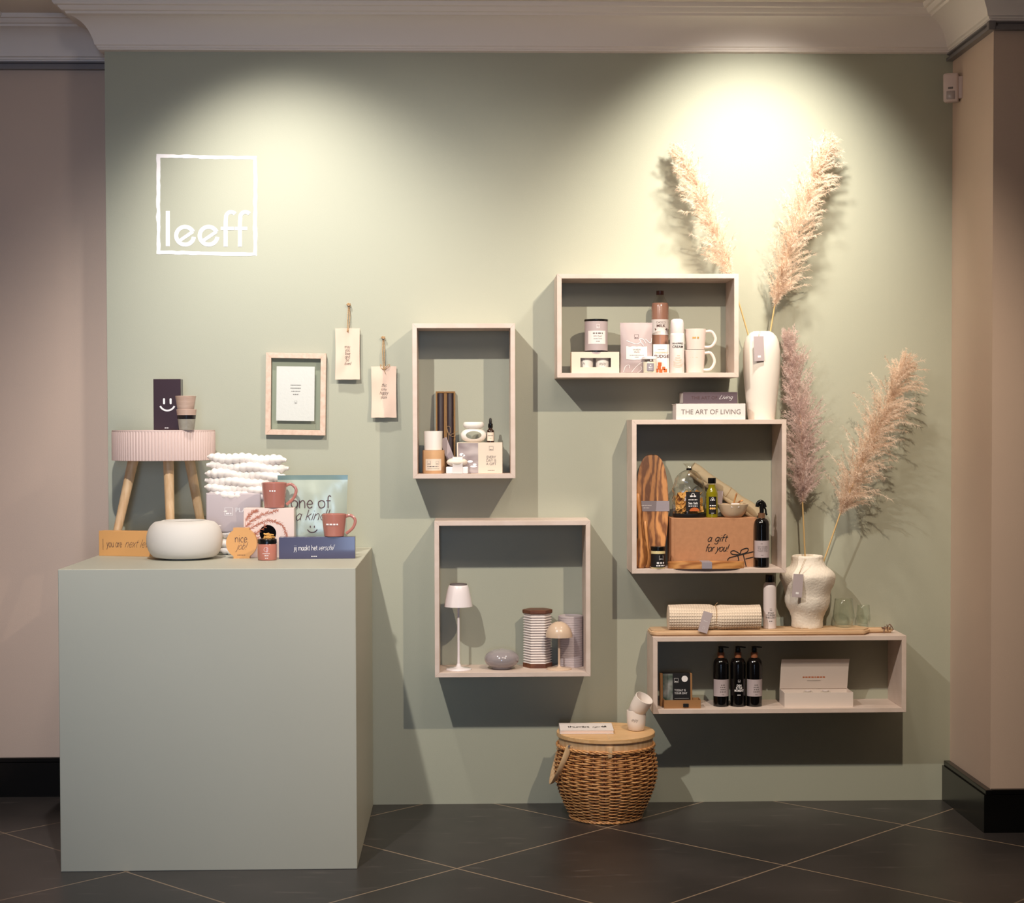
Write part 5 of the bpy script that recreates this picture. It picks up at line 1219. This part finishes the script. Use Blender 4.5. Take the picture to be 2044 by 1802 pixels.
# foam bottle
yf = -.128; s = S(yf); r = 13*s
t = thing('foam_bottle', 'slim white foam bottle with black cap on the long board', 'bottle', (X(1536.5, yf, 1255), yf, BT))
obj('bottle_body', solid([(0, 0), (r*.97, 0), (r, .001), (r, 82*s), (r*.95, 87*s), (r*.8, 91*s), (r*.66, 93*s), (0, 93*s)], 44), M_whitepl, t)
obj('cap', solid([(0, 92.5*s), (8.6*s, 92.5*s), (8.8*s, 93*s), (8.6*s, 107*s), (8*s, 108*s), (0, 108*s)], 30), M_blackp, t)
bm = text_bm('FOAM\nYOURSELF\nFABULOUS', 5*s, 'CENTER', lines=.9, fit=21*s); shift(bm, 0, 0, 30*s); minilogo(bm, 0, 39*s, 4*s); dashes(bm, 0, 15.5*s, 7*s, 1.6*s); obj('lettering', wrap(bm, r, .0005), M_ink, t, smooth=0)
# rough vase
yv = -.098; s = S(yv); xv = X(1612, yv, 1200)
t = thing('vase', 'chunky rough cream vase with shoulders holding two pampas stems on long board', 'vase', (xv, yv, BT))
vz = lambda py: (1257.5-py)*s
prof = [(0, 0), (30.5*s, 0), (31.5*s, 2*s)]+[(a*s, vz(b)) for a, b in ((31.5, 1246), (32.5, 1236), (36, 1227), (42, 1217), (45, 1207), (45, 1198), (44.5, 1192), (47, 1182), (53, 1168), (55.5, 1158), (55.5, 1152), (52, 1146), (44, 1140), (37, 1135), (33, 1128), (31.5, 1120), (31.5, 1115), (29, 1113), (26.5, 1114), (26, 1118), (28, 1130), (0, 1132))]
bm = solid(prof, 96); bmesh.ops.subdivide_edges(bm, edges=[e for e in bm.edges if abs(e.verts[0].co.z-e.verts[1].co.z) > .006], cuts=1)
for v in bm.verts:
    if v.co.z > .003: n_ = noise.noise(v.co*22); m_ = noise.noise(v.co*90); rr_ = Vector((v.co.x, v.co.y, 0)); v.co += (rr_.normalized() if rr_.length > 1e-6 else rr_)*(.0035*n_+.0011*m_)
obj('vase_body', bm, M_rough, t, smooth=60)
hang_tag(t, (1597-1612)*s, vz(1116), (1583-1612)*s, vz(1146), 20*s, 46*s, -53*s, 4)
# glasses
yg = -.088; s = S(yg)
def glassware(label, px_, y, rb, rm, rt, h, m=M_clear):
    s = S(y); t = thing('drinking_glass', label, 'glass', (X(px_, y, 1250), y, BT), group='clear drinking glasses')
    obj('glass_body', solid([(0, 0), (rb*s*.8, 0), (rb*s, 2*s), (rm*s, h*s*.35), (rt*s, h*s-.0006), (rt*s-.0006, h*s), (rt*s-.0016, h*s-.0006), (rm*s-.0016, h*s*.35), (rb*s-.0018, 5*s), (0, 5*s)], 44), m, t, smooth=60)
glassware('larger clear drinking glass beside the chunky rough vase', 1684, -.100, 17, 22, 17.5, 57)
glassware('smaller clear glass tumbler near the end of the long board', 1723, -.070, 11.5, 14.5, 12.5, 42, M_clear)
# ------------------------------------------------------------------ inside the long shelf
yb = -.150; s = S(yb); xa, xb = X(1319, yb, 1370), X(1383, yb, 1370); w = (xb-xa)/2
t = thing('gift_box', 'black and kraft gift box reading today is your day standing upright', 'box', ((xa+xb)/2, yb+.01, Z5+.0004), (math.radians(-5), 0, 0))
h = 66*s
bm = BM(); box(bm, -w, w, .0, .034, 0, h, .0008, 1); obj('carton', bm, M_kraftd, t, smooth=0)
bm = BM(); box(bm, -w+5*s, w-4*s, -.0012, .0345, .001, h+.0008, .0004, 1); obj('sleeve', bm, M_blackm, t, smooth=0, label='black printed sleeve')
bm = BM(); quad(bm, [(-w+5.5*s, -.0016, .002), (-w+25*s, -.0016, .002), (-w+25*s, -.0016, h-.001), (-w+5.5*s, -.0016, h-.001)]); obj('photo_panel', bm, M_cocktail, t, smooth=0)
bm = text_bm('TODAY IS\nYOUR DAY', 6*s, 'LEFT', lines=.95, fit=26*s); letter(t, bm, M_inkw, -.0020, -4*s, 30*s)
bm = BM(); minilogo(bm, 0*s, 52*s, 8*s); dashes(bm, 1*s, 12*s, 14*s, 1.4*s); ribbon(bm, [(-4*s, 16*s), (25*s, 16*s)], .4*s); disc(bm, 17*s, 55*s, 6.3*s); letter(t, bm, M_inkw, -.0020, name='logo_print')
yd = -.185; s = S(yd); xa, xb = X(1326, yd, 1405), X(1399, yd, 1405); w = (xb-xa)/2; h = 17*s
t = thing('drawer_box', 'small open kraft drawer with black pull tab at the long shelf front', 'box', ((xa+xb)/2, yd, Z5))
bm = BM(); D = .055; q = .0015
box(bm, -w, w, 0, q, 0, h); box(bm, -w, w, D-q, D, 0, h); box(bm, -w, -w+q, q, D-q, 0, h); box(bm, w-q, w, q, D-q, 0, h); box(bm, -w+q, w-q, q, D-q, 0, q)
obj('tray', bm, M_kraftd, t, smooth=0)
bm = BM(); box(bm, -w+.002, w-.002, .002, D-.002, q, h*.55, .001, 1); obj('inner_cards', bm, M_blackm, t, smooth=0)
bm = BM(); box(bm, -1*s+2*s, 10*s+2*s, -.004, -.0002, 3*s, 10*s, .0006, 1); obj('pull_tab', bm, M_blackm, t, smooth=0)
t2 = t
for k, (px_, y, lb, kind) in enumerate(((1439, -.133, 'black pump bottle with pinkish label, nearest the drawer box', 0), (1473, -.135, 'black pump bottle printed dish is the moment in the centre of three', 1), (1505.5, -.137, 'black pump bottle with pinkish label, nearest the open white box', 2))):
    s = S(y); r = 15.6*s
    t = thing('pump_bottle', lb, 'bottle', (X(px_, y, 1400), y, Z5), group='black pump bottles')
    obj('glass_bottle', solid([(0, 0), (r*.95, 0), (r, .0015), (r, 83*s), (r*.95, 89*s), (r*.75, 95*s), (6.2*s, 98*s), (6*s, 99*s), (0, 99*s)], 44), M_blackb, t)
    obj('wooden_collar', solid([(0, 97.5*s), (6.9*s, 97.5*s), (6.9*s, 108*s), (0, 108*s)], 28), mat('brown_collar', (150, 92, 62), 0.4), t)
    bm = solid([(0, 108*s), (5*s, 108*s), (5.2*s, 113*s), (4.6*s, 117*s), (0, 117*s)], 24); tube(bm, smoothpts([(-5*s, 0, 118.5*s), (0, 0, 119*s), (8*s, 0, 118.4*s), (15.5*s, 0, 117.6*s)], 5), [4.2*s, 4.4*s]+[3.5*s]*4+[2.2*s]*6+[1.6*s]*4, 12, ry=1.5*s)
    obj('pump_head', bm, M_blackp, t, smooth=50)
    if kind == 1:
        bm = text_bm('DISH\nIS THE\nMOMENT', 6*s, 'CENTER', bold=.0002, lines=.85, fit=19*s); shift(bm, 0, 0, 41*s); minilogo(bm, 0, 52*s, 4.5*s); dashes(bm, 0, 24*s, 7*s, 1.6*s); obj('lettering', wrap(bm, r, .0006), M_inkw, t, smooth=0)
    else:
        obj('label_paper', curved_label(r, r*2.6, 21*s, 55*s, .0004), M_tag, t, label='pinkish grey label')
        bm = BM()
        for i, ww in enumerate((8, 11, 10, 12)): dashes(bm, 2*s, (44-i*4.5)*s, ww*s, 2*s)
        dashes(bm, 2*s, 25*s, 5*s, 1.2*s); obj('small_print', wrap(bm, r, .0008), M_inkg, t, smooth=0)
# open white gift box
yo_ = -.175; s = S(yo_); xa, xb = X(1567, yo_, 1400), X(1704, yo_, 1400); w = (xb-xa)/2; h = 29*s; D = .10; q = .0018
t = thing('open_gift_box', 'open white gift box with raised hinged lid in the long low shelf', 'box', ((xa+xb)/2-.002, yo_, Z5), (0, 0, 0))
bm = BM(); box(bm, -w, w, 0, q, 0, h); box(bm, -w, w, D-q, D, 0, h); box(bm, -w, -w+q, q, D-q, 0, h); box(bm, w-q, w, q, D-q, 0, h); box(bm, -w+q, w-q, q, D-q, 0, q)
obj('tray', bm, mat('white_box_board', (222, 208, 198), 0.5), t, smooth=0)
M_wb = MATS['white_box_board']
bm = BM(); box(bm, -w, w, 0, q, 0, .088, .0005, 1); bx_ = obj('lid_panel', bm, M_wb, t, (0, D-.004, h), (math.radians(16), 0, 0), smooth=0)
bm = BM(); dashes(bm, 0, .046, .085, .0045); obj('gold_print', shift(bm, 0, -.0006, 0), M_fudge, bx_, smooth=0)
bm = BM(); dashes(bm, .0, .032, .05, .0014); obj('small_print', shift(bm, 0, -.0006, 0), M_inkg, bx_, smooth=0)
bm = BM(); box(bm, -w, w, -q, 0, 0, .034, .0005, 1)
obj('lid_flap', bm, M_wb, t, (0, D-.004-.088*math.sin(math.radians(16))+.002, h+.088*math.cos(math.radians(16))), (math.radians(28), 0, 0), smooth=0)
for k, cxn in enumerate((-.030, .034)):
    c = thing('glass_jar', ['small round clear jar lying left inside the open white box', 'small round clear jar lying right inside the open white box'][k], 'jar', (t.location.x+cxn, yo_+.045, Z5+.0022), group='clear jars in the open white box')
    obj('jar_glass', solid([(0, 0), (.016, 0), (.019, .004), (.0195, .040), (.017, .0465), (0, .0475)], 36), M_clear, c, smooth=60)
    obj('jar_lid', solid([(0, .048), (.011, .048), (.0115, .049), (.0115, .0515), (0, .052)], 28), M_whitepl, c)

# ------------------------------------------------------------------ picnic basket
cx0, cy0 = X(1209, -.22, 1560), -.222
t = thing('picnic_basket', 'round woven willow picnic basket with wooden lid standing on the floor', 'basket', (cx0, cy0, 0))
s = S(cy0)
zl = Z(1476, cy0-.17, 1209)   # front top edge of lid
RL = 98.5*s; lt = .0165
def Rz(z):
    pts = [(0, 68), (.01, 73), (.03, 79), (.06, 87), (.10, 96), (.14, 102), (.17, 103.5), (.20, 103), (.225, 100), (.245, 97), (.26, 95.5), (.4, 95)]
    for a_, b_ in zip(pts, pts[1:]):
        if a_[0] <= z <= b_[0]: return (a_[1]+(b_[1]-a_[1])*(z-a_[0])/(b_[0]-a_[0]))*s
    return 95*s
zrim = zl-lt-.030
NW = 14
bm = BM(); nrow = 0; z = .012
while z < zrim-.004:
    fine = z < .105
    pitch = .0058 if fine else .0073; rad = .0025 if fine else .0031
    pts = []; n = NW*10
    for i in range(n):
        a = 2*PI*i/n; rr = Rz(z)-.004+.0042*math.sin(NW*a+PI*nrow+.12*math.sin(z*40)); zz = z+.0012*math.cos(NW*a+PI*nrow)*0+.0009*math.sin(a*3+nrow)
        pts.append((rr*math.cos(a), rr*math.sin(a), zz))
    tube(bm, pts, rad, 6, closed=True, up=(0, 0, 1)); z += pitch; nrow += 1
# braided foot and top border
for zc, R_, n_, amp, rad in ((.006, Rz(.005)+.002, 34, .0045, .0042), (zrim-.001, Rz(zrim)+.003, 30, .005, .0042)):
    for ph in (0, 2*PI/3, 4*PI/3):
        pts = []; m_ = n_*8
        for i in range(m_): 
            a = 2*PI*i/m_; pts.append(((R_+amp*.5*math.sin(n_*a/2+ph))*math.cos(a), (R_+amp*.5*math.sin(n_*a/2+ph))*math.sin(a), max(zc+amp*.8*math.cos(n_*a/2+ph), .0045)))
        tube(bm, pts, rad*.8, 6, closed=True, up=(0, 0, 1))
obj('woven_body', bm, M_wicker, t, smooth=60)
bm = BM()
for k in range(NW*2):
    a = PI*(k+.5)/NW; tube(bm, [((Rz(zz)-.004)*math.cos(a), (Rz(zz)-.004)*math.sin(a), zz) for zz in [.004+(zrim-.004)*i/12 for i in range(13)]], .0026, 6)
lathe(bm, [(0, .004), (Rz(0)-.004, .004)], 48, cap=False); lathe(bm, [(Rz(zz)-.012, zz) for zz in [.004+(zrim-.004)*i/12 for i in range(13)]], 48, cap=False)
obj('stakes', bm, M_wickerd, t, smooth=60)
obj('rim_band', solid([(RL*.93, zrim), (RL*.955, zrim), (RL*.96, zl-lt-.001), (RL*.93, zl-lt-.001)], 72, cap=False), M_lightwood, t)
bm = solid([(0, zl-lt), (RL-.002, zl-lt), (RL, zl-lt+.002), (RL, zl-.002), (RL-.002, zl), (0, zl)], 96)
obj('lid', bm, M_lid, t, smooth=40)
bm = BM(); box(bm, -.0035, .0035, -RL+.002, RL-.002, zl-.0006, zl+.0005); obj('lid_hinge_strip', bm, M_lightwood, t, smooth=0)
bm = BM(); box(bm, -.012, .012, -RL*.96-.005, -RL*.96+.0, zrim-.012, zrim+.022, .0015); box(bm, -.006, .008, -RL*.96-.009, -RL*.96-.004, zrim-.016, zrim+.020, .0015); obj('latch', bm, M_lightwood, t)
P = []
ang0 = math.radians(220)
for i in range(25):
    a = PI*i/24; P.append((-.136-.058*math.sin(a)**.8, -.112*math.cos(a), zrim+.014-.150*math.sin(a)**.8))
obj('handle', tube(BM(), P, .0032, 12, ry=.0105, up=(1, 0, .6)), M_lightwood, t, smooth=50)
for sg in (-1, 1):
    bm = BM(); tube(bm, [(-.136, sg*.107, zrim+.014), (-.139, sg*.120, zrim+.014)], .0035, 12); obj('rivet', bm, M_rail, t)
# book on basket and cups
zb = zl+.0008; yb = -.30; s = S(yb)
bz0 = Z(1462, yb, 1170)
xa, xb = X(1118, yb, 1455), X(1226, yb, 1455); w = (xb-xa)/2
t = thing('book', 'thin white book reading thumbs up lying on the wooden basket lid', 'book', ((xa+xb)/2, -.285, zb), (0, 0, math.radians(-1.5)))
D = .15; h = .0125
bm = BM(); box(bm, -w, w, 0, D, 0, .0015, .0004, 1); box(bm, -w, w, 0, D, h-.0015, h, .0004, 1); box(bm, -w, -w+.0015, 0, D, 0, h, .0004, 1); obj('cover', bm, M_paper, t, smooth=0)
bm = BM(); box(bm, -w+.0016, w-.002, .001, D-.002, .0016, h-.0016); obj('pages', bm, M_printpink, t, smooth=0)
bm = BM(); strokes(bm, 'thumbs', -.066, 0, .018, .0030, fit=.078); strokes(bm, 'up!', .020, 0, .020, .0016, .4, fit=.032); disc(bm, .064, .012, .010, 16, 1, .9); box(bm, .066, .072, -.0005, 0, .014, .030)
for v in bm.verts: v.co = Vector((v.co.x, .055+v.co.z, h+.0006-v.co.y))
obj('lettering', bm, M_ink, t, smooth=0)
yc = -.215; s = S(yc); xk = X(1270, yc, 1440)
M_cupw = mat('white_cup_matte', (238, 228, 220), 0.45)
t = thing('cup', 'white cup standing on the basket lid, lower of the two stacked', 'cup', (xk, yc, zb), group='white cups on the basket lid')
cp = lambda s: [(0, 0), (14.5*s, 0), (16.5*s, 1.5*s), (18.6*s, 16*s), (19.3*s, 30*s), (19.2*s, 40*s), (18.4*s, 40.4*s), (17.8*s, 39*s), (17*s, 8*s), (0, 5*s)]
obj('cup_body', solid(cp(s), 48), M_cupw, t, smooth=50)
bm = BM(); strokes(bm, 'enjoy', -12*s, 20*s, 4*s, .0007, .3); obj('lettering', wrap(bm, 19*s, .001), M_inkg, t, smooth=0)
t = thing('cup', 'white cup tilted to the right, upper of the two stacked on the basket', 'cup', (xk-1.5*s, yc, zb+34.5*s), (math.radians(22), math.radians(27), 0), group='white cups on the basket lid')
obj('cup_body', solid(cp(s*.98), 48), M_cupw, t, smooth=50)

# ------------------------------------------------------------------ pampas grass
def pampas(label, base, root, tip, bend, length0, wmax, m, seed, group, droop=1.0, nb=240, nh=80, xmin=None):
    """base: inside the vase; root: where the plume starts; tip: plume end (world points)"""
    rg = random.Random(seed); base, root, tip = Vector(base), Vector(root), Vector(tip)
    t = thing('pampas_grass', label, 'dried grass', base, group=group)
    ctrl = smoothpts([base, (base+root)/2+Vector((0, 0, 0)), root], 6)
    axis = smoothpts([root, (root+tip)/2+Vector(bend), tip], 24)
    obj('stem', tube(BM(), [p-base for p in ctrl]+[p-base for p in axis[1:28]], [.0028]*len(ctrl)+[.0024]*27, 8), M_stem, t, smooth=60)
    bm = BM(); n = len(axis)
    def hair(p, d, l, w):
        if xmin is not None and p.x+base.x+min(0, d.x)*l < xmin+.004 and p.z+base.z < 1.78: return
        side = d.cross(Vector((0, -1, 0)));
        if side.length < .1: side = Vector((1, 0, 0))
        side = side.normalized()*w/2; q = p+d*l*.55+Vector((0, 0, .0)); e = q+(d*.7+Vector((0, 0, -.35*droop))).normalized()*l*.45
        a, b_, c, d2 = bm.verts.new(p-side), bm.verts.new(p+side), bm.verts.new(q+side), bm.verts.new(q-side); bm.faces.new((a, b_, c, d2)); bm.faces.new((d2, c, bm.verts.new(e)))
    for k in range(nb):
        u = (k+rg.random())/nb; i = min(n-2, int(u*(n-1))); p = axis[i].lerp(axis[i+1], u*(n-1)-i); ax = (axis[i+1]-axis[i]).normalized()
        env = (min(1, (u+.02)/.14)**.6)*(min(1, (1-u+.02)/.22)**.5)
        Lb = length0*(.45+.75*rg.random())*(1.0 if u < .75 else .8)*(.55+.45*env)
        perp = Vector((rg.gauss(0, 1), rg.gauss(0, .75), rg.gauss(0, 1))); perp = (perp-ax*perp.dot(ax)).normalized()
        d = (ax*1.0+perp*wmax*env*rg.uniform(.25, 1.15)).normalized(); q = p-base; seg = 9; pr = q
        for sgm in range(seg):
            d = (d+Vector((0, 0, -.055*droop))+Vector((rg.gauss(0, .06), rg.gauss(0, .05), rg.gauss(0, .06)))).normalized(); nx_ = pr+d*Lb/seg
            if nx_.y+base.y > -.006: nx_.y = -.006-base.y
            for h_ in range(nh//seg):
                pp = pr.lerp(nx_, rg.random()); hd = (d+Vector((rg.gauss(0, .55), rg.gauss(0, .45), rg.gauss(0, .55)-.1*droop))).normalized()
                if pp.y+base.y+hd.y*.016 > -.004: hd.y = -abs(hd.y)
                hair(pp, hd, rg.uniform(.009, .021), rg.uniform(.0006, .0013))
            hair(pr, d, Lb/seg*1.2, .0008); pr = nx_
    obj('plume', bm, m, t, smooth=0)
def W(px_, py, y): x, z = at(px_, py, y); return (x, y, z)
g1, g2 = 'pampas in the tall white vase', 'pampas in the rough vase'
pampas('pampas plume leaning left out of the tall smooth white vase', W(1503, 700, -.095), W(1462, 560, -.125), W(1362, 312, -.085), (-.0, -.02, .012), .105, .62, M_plume, 1, g1)
pampas('pampas plume leaning right out of the tall smooth white vase', W(1533, 690, -.095), W(1546, 612, -.11), W(1645, 300, -.12), (-.012, -.02, .01), .125, .78, M_plume, 2, g1, nb=320)
pampas('mauve pampas plume standing upright out of the chunky rough vase', W(1609, 1150, -.098), W(1602, 1005, -.10), W(1572, 688, -.09), (.022, 0, 0), .12, .78, M_plume2, 3, g2, nb=340, xmin=.568)
pampas('pampas plume leaning far right out of the chunky rough vase', W(1634, 1150, -.098), W(1676, 1028, -.115), W(1802, 738, -.13), (.0, -.02, .012), .135, .85, M_plume, 4, g2, droop=1.5, nb=360)
